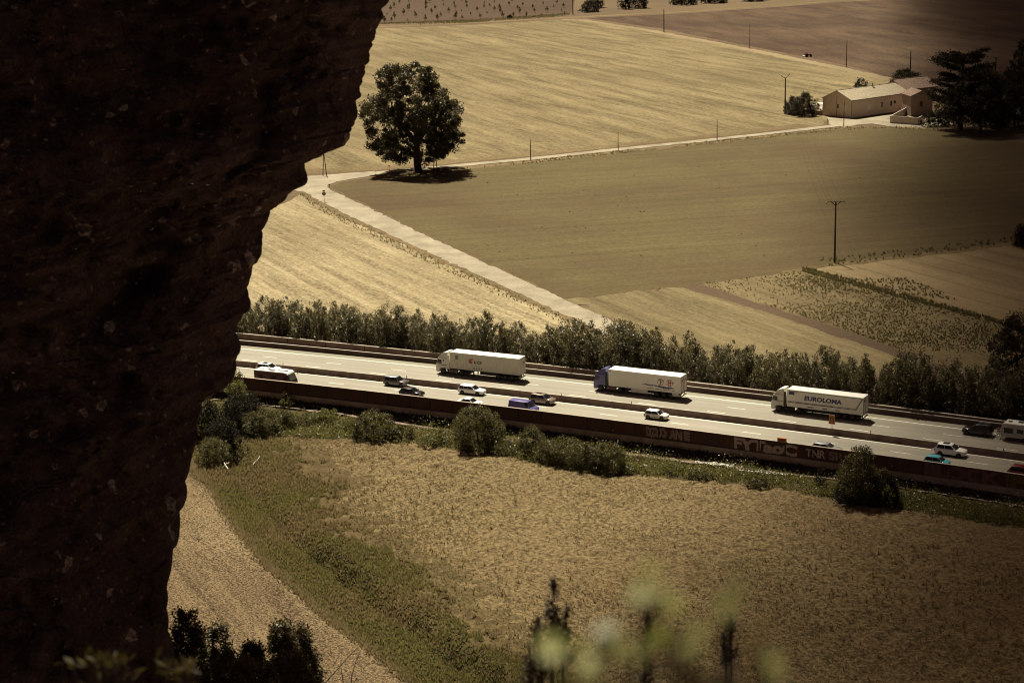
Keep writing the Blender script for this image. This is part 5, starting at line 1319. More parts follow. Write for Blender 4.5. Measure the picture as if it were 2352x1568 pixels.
# ------------------------------------------------------------------ poles
def pole(base, top, r0, kind, lab, name='telephone_pole', cat='pole'):
    b_ = at(*base, Z_FAR); d = math.hypot(b_[0], b_[1])
    lo, hi = 1.0, 40.0
    for _ in range(40):
        m = (lo + hi) / 2
        if proj((b_[0], b_[1], Z_FAR + m))[1] > top[1]: lo = m
        else: hi = m
    h = lo; root = empty(name, tuple(b_)); mat = M['wood']
    mb = MB()
    if kind == 'A':
        mb.tube([(-.55, 0, -.1), (-.05, 0, h)], [r0, r0 * .7], 8); mb.tube([(.55, 0, -.1), (.05, 0, h)], [r0, r0 * .7], 8); mb.tube([(-.25, 0, h * .5), (.25, 0, h * .5)], .06, 6)
    else: mb.tube([(0, 0, -.1), (0, 0, h)], [r0, r0 * .65], 10)
    mb.obj('shaft', mat, root, smooth=50)
    if kind == 'V':
        mb = MB(); mb.tube([(0, 0, h - .1), (1.5, .0, h + 1.4)], .10, 6); mb.tube([(0, 0, h - .1), (-1.5, 0, h + .9)], .10, 6); mb.obj('crossarm', mat, root)
        mb = MB()
        for x in (-1.5, 0, 1.5): mb.cyl((x, 0, h + (1.4 if x > 0 else .9 if x < 0 else 0)), (x, 0, h + .4 + (1.4 if x > 0 else .9 if x < 0 else 0)), .12)
        mb.obj('insulator', M['white_dull'], root)
    if kind == 'T':
        mb = MB(); mb.tube([(0, 0, h - .9), (1.1, 0, h), (2.0, 0, h - .1)], .09, 6); mb.tube([(0, 0, h - .9), (-1.1, 0, h), (-2.0, 0, h - .1)], .09, 6); mb.tube([(-1.1, 0, h), (1.1, 0, h)], .07, 6); mb.obj('crossarm', mat, root)
        mb = MB()
        for x in (-2, 0, 2): mb.cyl((x, 0, h - .5), (x, 0, h - .05), .11)
        mb.obj('insulator', M['white_dull'], root)
    if kind == 'X':
        mb = MB(); mb.box((-.6, -.1, h - 2.6), (.9, .7, 1.0)); mb.obj('transformer', M['black'], root)
        mb = MB(); mb.tube([(-1.2, 0, h - .2), (1.2, 0, h)], .1, 6); mb.obj('crossarm', mat, root)
    tag(root, lab, cat, 'poles in the fields'); return root
pole((746, 404), (746, 352), .14, 'A', 'twin-legged pole at the lane junction beside the cliff')
pole((1000, 391), (1000, 343), .14, 'A', 'twin-legged pole under the huge tree, right of its trunk')
pole((1219, 369), (1219, 321), .15, '', 'first plain pole on the lane to the right of the huge tree')
pole((1420, 348), (1420, 303), .12, '', 'second plain pole on the lane right of the huge tree')
pole((1647, 322), (1647, 275), .15, '', 'plain pole halfway between huge tree and barn on the lane')
pole((1938, 290), (1938, 234), .16, '', 'pole in front of the white barn gable at the lane end')
pole((1803, 262), (1803, 180), .30, 'V', 'power pole with spread arms left of the olive trees', 'power_pole')
pole((1917, 603), (1917, 463), .24, 'T', 'tall power pole with wide crossarm at the tan field corner', 'power_pole')
pole((1525, 75), (1525, 21), .32, '', 'thick pole on the dirt track below the top trees', 'power_pole')
pole((1722, 112), (1722, 55), .17, '', 'thin pole midway along the dirt track', 'power_pole')
pole((1944, 155), (1944, 93), .20, '', 'pole on the dirt track right of the tractor', 'power_pole')
pole((2090, 192), (2091, 117), .30, '', 'pole rising behind the farmhouse shrub', 'power_pole')
pole((1316, 34), (1316, -30), .36, '', 'thick pole cut by the top edge beside the rounded bush', 'power_pole')
pole((2284, 225), (2284, 132), .34, 'X', 'pole with transformer box above the dark farm trees', 'power_pole')

def wire(p, hp, q, hq, lab, sag=.9, dx=(0,)):
    A, B = at(*p, Z_FAR), at(*q, Z_FAR); o0 = A + np.array([0, 0, hp]); mb = MB()
    for d_ in dx:
        pts = [(A + np.array([d_, 0, hp])) * (1 - t) + (B + np.array([d_, 0, hq])) * t - np.array([0, 0, 4 * sag * t * (1 - t)]) - o0 for t in np.linspace(0, 1, 13)]
        mb.tube([tuple(x) for x in pts], .018, 3)
    tag(mb.obj('overhead_wire', M['black'], loc=tuple(o0)), lab, 'wire', 'wires between the poles')
wire((746, 404), 6.4, (1000, 391), 6.1, 'thin wire from the junction pole to the pole under the huge tree')
wire((1000, 391), 6.1, (1219, 369), 5.9, 'thin wire from the huge tree to the first plain lane pole')
wire((1219, 369), 5.9, (1420, 348), 5.7, 'thin wire between first and second plain lane poles')
wire((1420, 348), 5.7, (1647, 322), 6.6, 'thin wire from the second plain lane pole to the next towards the barn')
wire((1647, 322), 6.6, (1938, 290), 8.1, 'thin wire running up to the pole before the barn gable')
wire((1803, 262), 13.6, (1917, 603), 13.2, 'pair of long wires from the farm power pole down to the crossarm pole', 2.2, (-1.5, 1.5))
b_ = at(745, 465, Z_FAR); sg = empty('road_sign', tuple(b_)); tag(sg, 'round road sign with small plate on a post at the junction', 'sign')
mb = MB(); mb.cyl((0, 0, 0), (0, 0, 3.2), .06); mb.obj('post', M['steel'], sg)
mb = MB(); mb.cyl((0, -.05, 2.35), (0, .0, 2.35), .52, n=20); mb.obj('disc', M['grey'], sg)
mb = MB(); mb.box((0, -.02, 3.15), (.75, .06, .3)); mb.obj('sign_plate', M['wood'], sg)
for (bx, by, hh_, nm, lab) in ((757, 433, 1.3, 'marker_post', 'short marker post on the junction corner'), (894, 391.5, 1.6, 'stop_post', 'small post with crosspiece left of the huge tree'), (1901, 286, 2.0, 'marker_post', 'short signpost by the lane before the barn')):
    b_ = at(bx, by, Z_FAR); mb = MB(); mb.cyl((0, 0, 0), (0, 0, hh_), .06); mb.box((0, 0, hh_ * .85), (.4, .06, .3)); mb.box((0, 0, hh_ * .5), (.25, .06, .08)); o = mb.obj(nm, M['wood'], loc=tuple(b_)); tag(o, lab, 'post')

# dead branches on the ditch grass
def deadbranch(pix, lab, r=.09):
    z = Z_NEAR + .35
    P_ = [[at(a, b__, z + dz) for a, b__, dz in L] for L in pix]; o0 = P_[0][0]; mb = MB()
    for L in P_: mb.tube([tuple(p_ - o0) for p_ in L], [r * (1 - .6 * i / len(L)) for i in range(len(L))], 6)
    o = mb.obj('dead_branch', M['deadwood'], loc=tuple(o0), smooth=60); tag(o, lab, 'branch', 'dead branches'); return o
deadbranch([[(581, 1067, .1), (586, 1060, .35), (592, 1055, .5), (597, 1047, .6)]], 'single bent bleached branch on the green strip')
deadbranch([[(512, 1074, .1), (517, 1067, .5), (521, 1062, .7)], [(524, 1077, .1), (519, 1070, .4), (515, 1062, .5)], [(517, 1067, .5), (526, 1062, .6)]], 'forked bleached branch below the round cliff shrub', .11)

# ------------------------------------------------------------------ farm
def frame_of(p0, p1, z=Z_FAR):
    a, b_ = at(*p0, z), at(*p1, z); d = b_ - a; L = np.hypot(*d[:2]); return a, math.atan2(d[1], d[0]), L
def height_px(p, top): # metres of height between ground pixel p and pixel row top
    b_ = at(*p, Z_FAR); lo, hi = 0, 40
    for _ in range(40):
        m = (lo + hi) / 2
        if proj((b_[0], b_[1], Z_FAR + m))[1] > top: lo = m
        else: hi = m
    return lo
def house(name, p0, p1, W, top_eave, rise, wallmat, roofmat, over=.35, lab='', cat='building', gable_first=True):
    a, rz, L = frame_of(p0, p1); h = height_px(p0, top_eave)
    root = empty(name, tuple(a), rz); tag(root, lab, cat)
    mb = MB(); pf = [(0, -.2), (W, -.2), (W, h), (W / 2, h + rise), (0, h)]
    mb.loft([[(0, y, z) for y, z in pf], [(L, y, z) for y, z in pf]]); mb.obj('wall', wallmat, root)
    mb = MB(); t = .18
    for s_ in (0, 1):
        y0, y1 = (-over, W / 2) if s_ == 0 else (W + over, W / 2)
        z0 = h - over * rise / (W / 2); z1 = h + rise
        pr = [(y0, z0 + .02), (y1, z1 + .02), (y1, z1 + .02 + t), (y0, z0 + .02 + t)]
        mb.loft([[(-over, y, z) for y, z in pr], [(L + over, y, z) for y, z in pr]])
    rf = mb.obj('roof', roofmat, root)
    mb = MB(); mb.cyl((-over, W / 2, h + rise + .2), (L + over, W / 2, h + rise + .2), .14, n=8); mb.obj('ridge', roofmat, rf)
    mb = MB(); mb.cyl((-over, -over - .06, h - over * rise / (W / 2) + .02), (L + over, -over - .06, h - over * rise / (W / 2) + .02), .09, n=8); mb.cyl((.08, -.1, .9), (.08, -.1, h - .2), .07, n=8); mb.cyl((.08, -.1, h - .2), (.08, -over - .06, h - .05), .07, n=8); mb.obj('gutter', M['wood'], root)
    return root, L, h
def win(root, c, d, pane=M['glass'], frame=M['white_dull'], axis='y', sill=True):
    """window on the front (axis y, facing -y) or the gable (axis x, facing -x)"""
    mb = MB(); w, hh_ = d; x, z = c
    B = (lambda u, v, du, dv, o_, th: mb.box((u, -o_, v), (du, th, dv))) if axis == 'y' else (lambda u, v, du, dv, o_, th: mb.box((-o_, u, v), (th, du, dv)))
    B(x - w / 2, z, .14, hh_ + .2, .03, .1); B(x + w / 2, z, .14, hh_ + .2, .03, .1); B(x, z + hh_ / 2, w, .14, .03, .1); B(x, z - hh_ / 2, w + (.3 if sill else 0), .16, .06, .16)
    f = mb.obj('window', frame, root); mb = MB()
    B(x, z, w - .1, hh_ - .1, .012, .04); mb.obj('pane', pane, f)
barn, L, h = house('barn', (1955, 272), (2085.5, 252.5), 13.0, 231, 2.9, M['wall_render'], M['tile_pale'], lab='long pale barn with low tiled roof at the end of the lane')
a0 = at(1955, 272, Z_FAR); a2 = at(1898, 267, Z_FAR)
win(barn, (L * .305, h * .50), (1.6, 1.9), M['white_dull']); win(barn, (L * .53, h * .52), (1.1, 1.9)); win(barn, (L * .69, h * .52), (1.1, 1.9))
win(barn, (2.9, h * .52), (1.4, 1.9), M['white_dull'], axis='x'); win(barn, (6.0, h * .6), (.9, 1.7), axis='x')
mb = MB(); mb.cyl((L * .755, -.04, h * .56), (L * .755, -.2, h * .56), .55, n=16); mb.obj('satellite_dish', M['wood'], barn)
mb = MB(); mb.cyl((L * .60, 6.2, h + 2.6), (L * .60, 6.2, h + 4.0), .22); mb.cyl((L * .60, 6.2, h + 4.0), (L * .60, 6.2, h + 4.25), .42); mb.obj('chimney', M['concrete'], barn)
mb = MB(); mb.box((-.04, 6.55, h * .62), (.08, .10, h * 1.2)); mb.obj('downpipe', M['wood'], barn)
hs, L, h = house('farmhouse', (2076, 238), (2150, 229), 11, 206.5, 3.2, M['wall_house'], M['tile_red'], lab='farmhouse with mottled red tile roof behind the barn')
win(hs, (L * .75, h * .6), (1.0, 1.4), M['shutter'], M['wall_house'])
sm, L, h = house('small_house', (2092, 268), (2141, 266), 9, 221, 0.01, M['wall_house'], M['tile_red'], lab='small gabled house with one shuttered window behind the yard wall')
# small house shows its gable: build the gable roof across
for ch in list(sm.children):
    for g in list(ch.children): bpy.data.objects.remove(g)
    bpy.data.objects.remove(ch)
mb = MB(); pf = [(0, -.2), (L, -.2), (L, h - 1.2), (L * .47, h + 1.6), (0, h)]
mb.loft([[(x_, 0, z) for x_, z in pf], [(x_, 10, z) for x_, z in pf]]); mb.obj('wall', M['wall_house'], sm)
mb = MB()
for (xa, za), (xb_, zb) in (((-.4, h - .2), (L * .47, h + 1.62)), ((L + .5, h - 1.5), (L * .47, h + 1.62))):
    mb.loft([[(xa, y, za + .02), (xb_, y, zb + .02), (xb_, y, zb + .2), (xa, y, za + .2)] for y in (-.4, 10.4)])
mb.obj('roof', M['tile_red'], sm)
win(sm, (L * .47, h * .60), (1.2, 1.9), M['shutter'], M['wall_house'])
def lowwall(name, pix, h, t, mat, lab):
    P_ = [at(*p, Z_FAR) for p in pix]; o0 = P_[0]; mb = MB()
    for i, (a, b_) in enumerate(zip(P_[:-1], P_[1:])):
        d = (b_ - a) / np.hypot(*(b_ - a)[:2]); nrm = np.array([-d[1], d[0], 0]) * t / 2
        e = d * (t / 2 - .004 * i)
        q = [a - nrm - e, b_ - nrm + e, b_ + nrm + e, a + nrm - e]; mb.loft([[tuple(p_ - o0 + np.array([0, 0, -.1])) for p_ in q], [tuple(p_ - o0 + np.array([0, 0, h + .003 * i])) for p_ in q]])
    o = mb.obj(name, mat, loc=tuple(o0)); tag(o, lab, 'wall'); return o
lowwall('yard_wall', [(2080, 264), (2045, 283), (2108, 287.5), (2117, 283)], 2.5, .3, paint('yard_wall_render', (.56, .47, .38), .9, var=.08, sc=.4), 'low white yard wall in front of the small house')
lowwall('garden_wall', [(1850, 261), (1897, 266)], 1.5, .3, M['wall_house'], 'low brownish wall between olive trees and barn')
pcar = car('parked_car', 4.3, 1.75, 1.45, M['darkcar'], 'hatch'); b_ = at(2084, 277, Z_FAR); pcar.location = tuple(b_); pcar.rotation_euler = (0, 0, .25); tag(pcar, 'dark car parked behind the low white yard wall', 'car')
def parked_van():
    v = car('parked_van', 5.2, 2.0, 2.4, M['white'], 'van', belt=1.25, hood=1.1, xw=.34, xr1=.22, xr2=-.46, xb=-.48); return v
for p_, rz, sc_, lab in (((1886, 254), 1.9, 1.15, 'white van parked between the olive trees and the barn'), ((1868, 256), 2.2, 1.0, 'pale van half hidden behind the larger olive tree')):
    v = parked_van(); v.location = tuple(at(*p_, Z_FAR)); v.rotation_euler = (0, 0, rz); v.scale = (sc_,) * 3; tag(v, lab, 'van')

# small open tractor with a driver
pt_ = at(1857, 131, Z_FAR); tr = empty('tractor', tuple(pt_), .12); tag(tr, 'small open tractor at work on the edge of the brown field', 'tractor')
mb = MB(); mb.prism([(-.2, .7), (1.5, .6), (1.55, 1.15), (1.4, 1.3), (.2, 1.35), (-.2, 1.1)], -.36, .36, .08, .06); mb.obj('bonnet', M['darkred'], tr)
mb = MB(); mb.box((-.9, 0, .85), (1.3, 1.1, .25)); mb.obj('body', M['black'], tr)
mb = MB(); mb.box((-1.0, 0, 1.1), (.5, .5, .15)); mb.box((-1.25, 0, 1.35), (.1, .5, .45)); mb.obj('seat', M['black'], tr)
mb = MB(); mb.tube([(-.1, 0, 1.2), (-.45, 0, 1.65)], .03, 5); mb.ring((-.47, 0, 1.66), .2, .02, axis='x', n=12, m=4); mb.obj('steering_wheel', M['black'], tr)
for s_ in (-1, 1):
    w_ = wheel(tr, -1.0, s_ * .75, .72, .4, s_); wheel(tr, 1.15, s_ * .6, .42, .25, s_)
    mb = MB(); mb.prism([(-1.8, 1.0), (-1.6, 1.5), (-1.0, 1.62), (-.4, 1.45), (-.3, 1.35), (-.95, 1.5), (-1.55, 1.38), (-1.7, .98)], s_ * .55 - .01, s_ * .95 + .01); mb.obj('mudguard', M['darkred'], tr)
mb = MB(); mb.tube([(-1.6, -.5, .6), (-2.6, 0, .5)], .05, 5); mb.tube([(-1.6, .5, .6), (-2.6, 0, .5)], .05, 5); mb.box((-2.7, 0, .3), (.5, 1.9, .4)); mb.obj('implement', M['steel'], tr)
# driver: one skinned body
drv = bpy.data.meshes.new('person')
J = [(0, 0, 0), (.0, 0, .28), (.02, 0, .50), (.05, 0, .62), (.08, 0, .76), (.09, 0, .88), (.04, .22, .50), (.18, .28, .25), (.46, .18, .34), (.04, -.22, .50), (.18, -.28, .25), (.46, -.18, .34), (.0, .11, -.02), (.45, .15, .05), (.50, .16, -.40), (.62, .17, -.46), (.0, -.11, -.02), (.45, -.15, .05), (.50, -.16, -.40), (.62, -.17, -.46)]
Eg = [(0, 1), (1, 2), (2, 3), (3, 4), (4, 5), (2, 6), (6, 7), (7, 8), (2, 9), (9, 10), (10, 11), (0, 12), (12, 13), (13, 14), (14, 15), (0, 16), (16, 17), (17, 18), (18, 19)]
Rr = [.16, .15, .16, .06, .10, .085, .075, .05, .04, .075, .05, .04, .10, .075, .05, .045, .10, .075, .05, .045]
drv.from_pydata(J, Eg, []); drv.skin_vertices.new() if hasattr(drv.skin_vertices, 'new') else None
po = bpy.data.objects.new('person', drv); COL.objects.link(po); po.location = local(tr, (-1.02, 0, 1.22)); po.rotation_euler = (0, 0, .12)
sk = po.modifiers.new('skin', 'SKIN')
for v_, r_ in zip(po.data.skin_vertices[0].data, Rr): v_.radius = (r_, r_)
po.data.skin_vertices[0].data[0].use_root = True
po.modifiers.new('sub', 'SUBSURF').levels = 1
drv.materials.append(paint('work_clothes', (.06, .05, .06), .8)); tag(po, 'person in dark clothes sitting on the small tractor', 'person')

# ------------------------------------------------------------------ cliff
SIL = [(960, -260), (925, -130), (905, -60), (893, -20), (885, 5), (880, 40), (868, 75), (856, 100), (845, 118), (833, 148), (829, 190), (824, 235), (812, 272), (798, 305), (776, 336), (747, 350), (704, 377), (705, 400), (697, 426), (668, 448), (662, 466), (612, 491), (607, 530), (597, 568), (588, 612), (571, 650), (559, 690), (551, 738), (531, 790), (524, 850), (518, 892), (456, 938), (440, 985), (441, 1055), (428, 1082), (429, 1108), (404, 1128), (409, 1178), (399, 1245), (388, 1290), (382, 1368), (363, 1402), (362, 1480), (374, 1570), (366, 1700), (380, 1900), (400, 2300), (420, 2900), (430, 3600)]
SI = np.array(SIL, float)
# arc-length resample of the outline
seg = np.r_[0, np.cumsum(np.hypot(*np.diff(SI, axis=0).T))]
tt = np.r_[np.arange(0, 2300, 5.5), np.arange(2300, seg[-1], 40)]
sx = np.interp(tt, seg, SI[:, 0]); sy = np.interp(tt, seg, SI[:, 1])
nr = len(tt); DS = 21.0
us = np.r_[np.linspace(-1.0, -.12, 10), np.linspace(-.08, .3, 60), np.linspace(.31, 1, 110), np.linspace(1.03, 1.5, 14)]
nc = len(us); V_ = np.zeros((nr, nc, 3))
for i in range(nr):
    e = at_dist(sx[i], sy[i], DS)
    ex = e[0]; ez = e[2]; ey = e[1]
    s_row = 0.0
    for j, u in enumerate(us):
        if u < 0:   # the side turned away from the camera
            k = -u; V_[i, j] = (ex - 3.0 * k ** 1.6 - .12 * k, ey + 5.5 * k ** .8, ez)
        else:       # face towards us: falls back round the rim, then runs left and nearer
            rim = 1 - math.exp(-u * 9.0)
            V_[i, j] = (ex - 8.6 * u, ey - 1.5 * rim - 2.6 * u - .9 * u * u, ez)
DZ = np.zeros((nr, nc))
for i in range(nr):
    for j in range(nc):
        p = V_[i, j]
        q = Vector((p[0] * .55, p[1] * .55, p[2] * .62))
        n1 = mnoise.fractal(q, 1.0, 2.1, 4)
        n2 = mnoise.fractal(Vector((p[0] * 2.3, p[1] * 2.3, p[2] * 3.2)), .9, 2.1, 4)
        st_ = mnoise.noise(Vector((p[0] * .18, 3.1, p[2] * 1.55 + n1 * .3)))
        cell = mnoise.voronoi(Vector((p[0] * .9, p[1] * .9, p[2] * .75)))[0]
        DZ[i, j] = .66 * n1 + .34 * n2 + .22 * (abs(st_) ** .6) * (1 if st_ > 0 else -1) - .35 * max(0, .22 - (cell[1] - cell[0])) 
uu = us[None, :]
w = np.clip(np.abs(uu) / .10, .0, 1) ** .7
V_[:, :, 1] -= DZ * np.where(uu >= 0, w, 0) * 1.15
V_[:, :, 0] += (DZ * np.where(uu >= 0, .15 * w, 0))
# fine raggedness of the rim itself
for i in range(nr):
    rg = .11 * mnoise.fractal(Vector((V_[i, 20, 2] * 4.0, 1.7, 0)), .75, 2.2, 5)
    V_[i, :, 0] += rg * np.exp(-(us / .12) ** 2)
ids = np.arange(nr * nc).reshape(nr, nc)
Q = np.stack([ids[:-1, :-1], ids[1:, :-1], ids[1:, 1:], ids[:-1, 1:]], -1).reshape(-1, 4)
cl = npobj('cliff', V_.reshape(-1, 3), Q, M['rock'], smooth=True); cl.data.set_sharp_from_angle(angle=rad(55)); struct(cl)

# rocky slope under the camera
gx = np.arange(-16, 16.1, .5); gy = np.arange(-6, 34.1, .5); GXX, GYY = np.meshgrid(gx, gy)
gz = HC - 1.75 - .50 * np.maximum(GYY, -2) - np.maximum(GYY - 30, 0) ** 2 * 1.2 + .16 * vnoise(GXX, GYY, .5, 71) + .08 * vnoise(GXX, GYY, 1.6, 72)
ids = np.arange(GXX.size).reshape(GXX.shape)
Q = np.stack([ids[:-1, :-1], ids[:-1, 1:], ids[1:, 1:], ids[1:, :-1]], -1).reshape(-1, 4)
struct(npobj('rocky_slope', np.stack([GXX, GYY, gz], -1).reshape(-1, 3), Q, M['rock'], smooth=True))
slope_z = lambda y: HC - 1.75 - .50 * y

# ------------------------------------------------------------------ plants close to the camera
rf_ = np.random.default_rng(33)
def sprig(name, pix, dist, leafmat, leaf, lab, per=3, spread=.012, asp=.6, group=None, cat='plant', stem_r=.0022):
    P_ = [at_dist(a, b__, dist * (1 + .05 * rf_.normal())) for a, b__ in pix]
    base = np.array([np.mean([p[0] for p in P_]), np.mean([p[1] for p in P_]), slope_z(dist)])
    root = empty(name, tuple(base)); mb = MB(); pts = []
    for p in P_:
        q = p - base; mid = q * .55 + np.array([rf_.normal() * .02, rf_.normal() * .02, 0]); mid[:2] *= .7
        mb.tube([(0, 0, -.05), tuple(mid), tuple(q)], [stem_r * 2, stem_r * 1.4, stem_r * .6], 5)
        pts.append(q + rf_.normal(size=(per, 3)) * spread)
    mb.obj('stem', M['bark'], root)
    V1, F1 = leaf_discs(np.concatenate(pts), leaf, rf_); npobj('foliage', V1, F1, leafmat, root)
    tag(root, lab, cat, group); return root
G1 = 'blurred leafy sprigs close to the camera'
M['leaf_mid'] = leaf_mat('mid_green_leaves', (.05, .062, .012), (.14, .15, .035), .4, .5, .3, sc=9, back=(.22, .24, .05))
M['leaf_brown'] = leaf_mat('dull_brown_leaves', (.03, .02, .008), (.07, .05, .02), .3, .5, .3, sc=9, back=(.09, .06, .02))
def leaf_discs(c, rad_, r):
    V, F = [], []
    for p in c:
        n = np.array([r.normal() * .25, -.45 + r.normal() * .2, .9]); n /= np.linalg.norm(n)
        a = np.cross(n, [r.normal(), r.normal(), .1]); a /= np.linalg.norm(a); b_ = np.cross(n, a); R0 = rad_ * r.uniform(.85, 1.15)
        i = len(V)
        for k in range(10):
            t = 2 * math.pi * k / 10; V.append(p + a * math.cos(t) * R0 * 1.15 + b_ * math.sin(t) * R0 * .8 + n * .12 * R0 * math.cos(2 * t))
        F.append(list(range(i, i + 10)))
    return np.array(V), np.array(F)
def leafy(lab, bright, dim, dist, dimmat='leaf_mid', sz=.0068):
    t = sprig('leafy_plant', bright, dist, M['leaf_fore'], sz * .80, lab, 2, .0042, asp=.75, group=G1)
    if dim:
        P_ = np.array([at_dist(a, b__, dist * 1.03) - np.array(t.location) for a, b__ in dim]); mb = MB()
        for q in P_: mb.tube([(0, 0, 0), tuple(q * (.5, .5, .6)), tuple(q)], [.004, .003, .0015], 5)
        mb.obj('stem', M['bark'], t)
        pp = np.concatenate([P_ + rf_.normal(size=P_.shape) * .006 for _ in range(3)])
        V1, F1 = leaf_quads(pp, sz * 1.05, asp=.7, r=rf_); npobj('foliage', V1, F1, M[dimmat], t)
leafy('tallest blurred pale green sprig in front of the near field', [(1488, 1364), (1496, 1376), (1591, 1429)], [(1461, 1349), (1536, 1429), (1552, 1446)], .95)
leafy('blurred green sprig above the right dark seed head', [(1681, 1379)], [(1660, 1346)], .95)
leafy('blurred green sprig between the left and middle dark seed heads', [(1431, 1504), (1444, 1490)], [(1376, 1449), (1392, 1462)], .95)
leafy('blurred green sprig low in front of the left dark seed head', [(1246, 1496), (1341, 1540)], [(1286, 1512), (1306, 1545)], .92)
leafy('blurred dull sprig with one pale leaf at the bottom edge, right of the others', [(1786, 1522)], [(1751, 1496), (1740, 1520), (1640, 1550), (1690, 1556)], .95, 'leaf_brown')
leafy('dark blurred sprig with a faint pale leaf, low between the pale sprigs', [(1576, 1502)], [(1600, 1540), (1556, 1545)], .95, 'leaf_brown', .008)

def seed_head(name, top, bot, width, dist, lab, n=420, seed=1):
    r = np.random.default_rng(seed); T = at_dist(*top, dist); B = at_dist(*bot, dist); base = np.array([B[0], B[1], slope_z(dist)])
    root = empty(name, tuple(base)); mb = MB(); t_ = T - base; b0 = B - base
    mb.tube([(0, 0, -.05), tuple(b0 * .5), tuple(b0), tuple(t_)], [.016, .012, .008, .002], 6)
    pts = []; L = np.linalg.norm(T - B)
    for k in range(34):
        f = r.uniform(0, 1); c = b0 + (t_ - b0) * f; ww = width * (1 - f * .75) * r.uniform(.3, 1)
        a = r.uniform(0, 6.28); e = c + np.array([math.cos(a) * ww, math.sin(a) * ww, L * .05])
        mb.tube([tuple(c - np.array([0, 0, L * .05])), tuple(e)], [.004, .002], 4)
        pts.append(e + r.normal(size=(n // 34, 3)) * (width * .17, width * .17, width * .32))
    mb.obj('stem', M['bark'], root); V1, F1 = leaf_quads(np.concatenate(pts), .0085, r=r); npobj('foliage', V1, F1, M['leaf_seed'], root)
    tag(root, lab, 'plant', 'dark dry seed heads in the foreground')
seed_head('seed_head', (1271, 1338), (1266, 1500), .050, 7.0, 'tallest dark dry seed head, left in the foreground', 760, 1)
seed_head('seed_head', (1303, 1400), (1292, 1520), .034, 7.1, 'dark side shoot touching the tallest seed head', 380, 2)
seed_head('seed_head', (1232, 1430), (1245, 1560), .040, 7.0, 'low dark seed head left of the tallest one', 420, 3)
seed_head('seed_head', (1487, 1420), (1480, 1568), .050, 7.2, 'middle dark seed head between the pale sprigs', 640, 4)
seed_head('seed_head', (1678, 1415), (1680, 1520), .034, 7.3, 'dark seed head under the right pale sprig', 420, 5)
seed_head('seed_head', (1660, 1455), (1668, 1530), .024, 7.2, 'small dark shoot left beside the right seed head', 220, 6)
seed_head('seed_head', (1215, 1490), (1225, 1600), .05, 7.0, 'lowest dark seed head at the bottom edge, far left', 420, 7)
G3 = 'yellowish leafy shoots under the cliff'
def shoot(cx, cy, w, h, dist, lab, seed, n=60):
    r = np.random.default_rng(seed); base = at_dist(cx, cy + h, dist); base[2] = slope_z(dist); root = empty('leafy_shoot', tuple(base)); mb = MB(); V, F = [], []
    for k in range(n):
        a = at_dist(cx + r.normal() * w * .24, cy + abs(r.normal()) * h * .55 , dist * (1 + .02 * r.normal())) - base
        mb.tube([(0, 0, 0), tuple(a * (.6, .6, .75)), tuple(a)], [.008, .005, .002], 4)
        d = np.array([r.normal() * .6, r.normal() * .6, r.uniform(.2, 1)]); d /= np.linalg.norm(d); s_ = .045 * r.uniform(.6, 1.2); w_ = np.cross(d, r.normal(size=3)); w_ /= np.linalg.norm(w_)
        i = len(V); V += [a, a + d * s_ * .5 + w_ * s_ * .2, a + d * s_, a + d * s_ * .5 - w_ * s_ * .2]; F.append([i, i + 1, i + 2, i + 3])
    mb.obj('stem', M['bark'], root); npobj('foliage', np.array(V), np.array(F), M['leaf_yellow'], root); tag(root, lab, 'plant', G3)
shoot(240, 1512, 130, 50, 5.0, 'wider yellowish leafy shoot under the cliff', 1, 90)
shoot(418, 1530, 80, 40, 5.2, 'narrower yellowish leafy shoot at the cliff foot', 2, 50)
def oakbush(cx, top, w_px, dist, seed, lab):
    s_ = FPX / dist; T = at_dist(cx, top, dist); zb = slope_z(T[1]) ; h = T[2] - zb; w = w_px / s_
    pf = prof_lerp([(0, w * .42, w * .42, w * .42), (.5, w * .52, w * .52, w * .45), (.8, w * .40, w * .40, w * .36), (1, w * .12, w * .12, w * .1)])
    t = tree_obj('oak_bush', seed, h, pf, .2, 520, 95, .10, .020, M['leaf_oak'], .05, h * .4, inner=.15, squash=1.1, limbs=6, loc=(T[0], T[1], zb), depth=1)
    tag(t, lab, 'shrub', 'holm oak bushes below the viewpoint')
for k_, (cx_, ty_, w_, d_, lab_) in enumerate(((425, 1398, 120, 24, 'dark holm oak bush against the lower cliff edge'), (500, 1440, 130, 24.5, 'holm oak bush right of the one at the cliff edge'),
        (575, 1462, 150, 23, 'low holm oak bush in the middle of the bottom left clump'), (645, 1436, 120, 25, 'holm oak bush with pointed shoots near the right end of the clump'),
        (690, 1440, 100, 25.5, 'outermost holm oak bush on the right of the bottom left clump'), (540, 1500, 220, 21.5, 'broad low holm oak bush in front of the clump'), (680, 1505, 150, 22, 'low holm oak bush at the bottom edge beside the stubble'))):
    oakbush(cx_, ty_, w_, d_, 81 + k_, lab_)

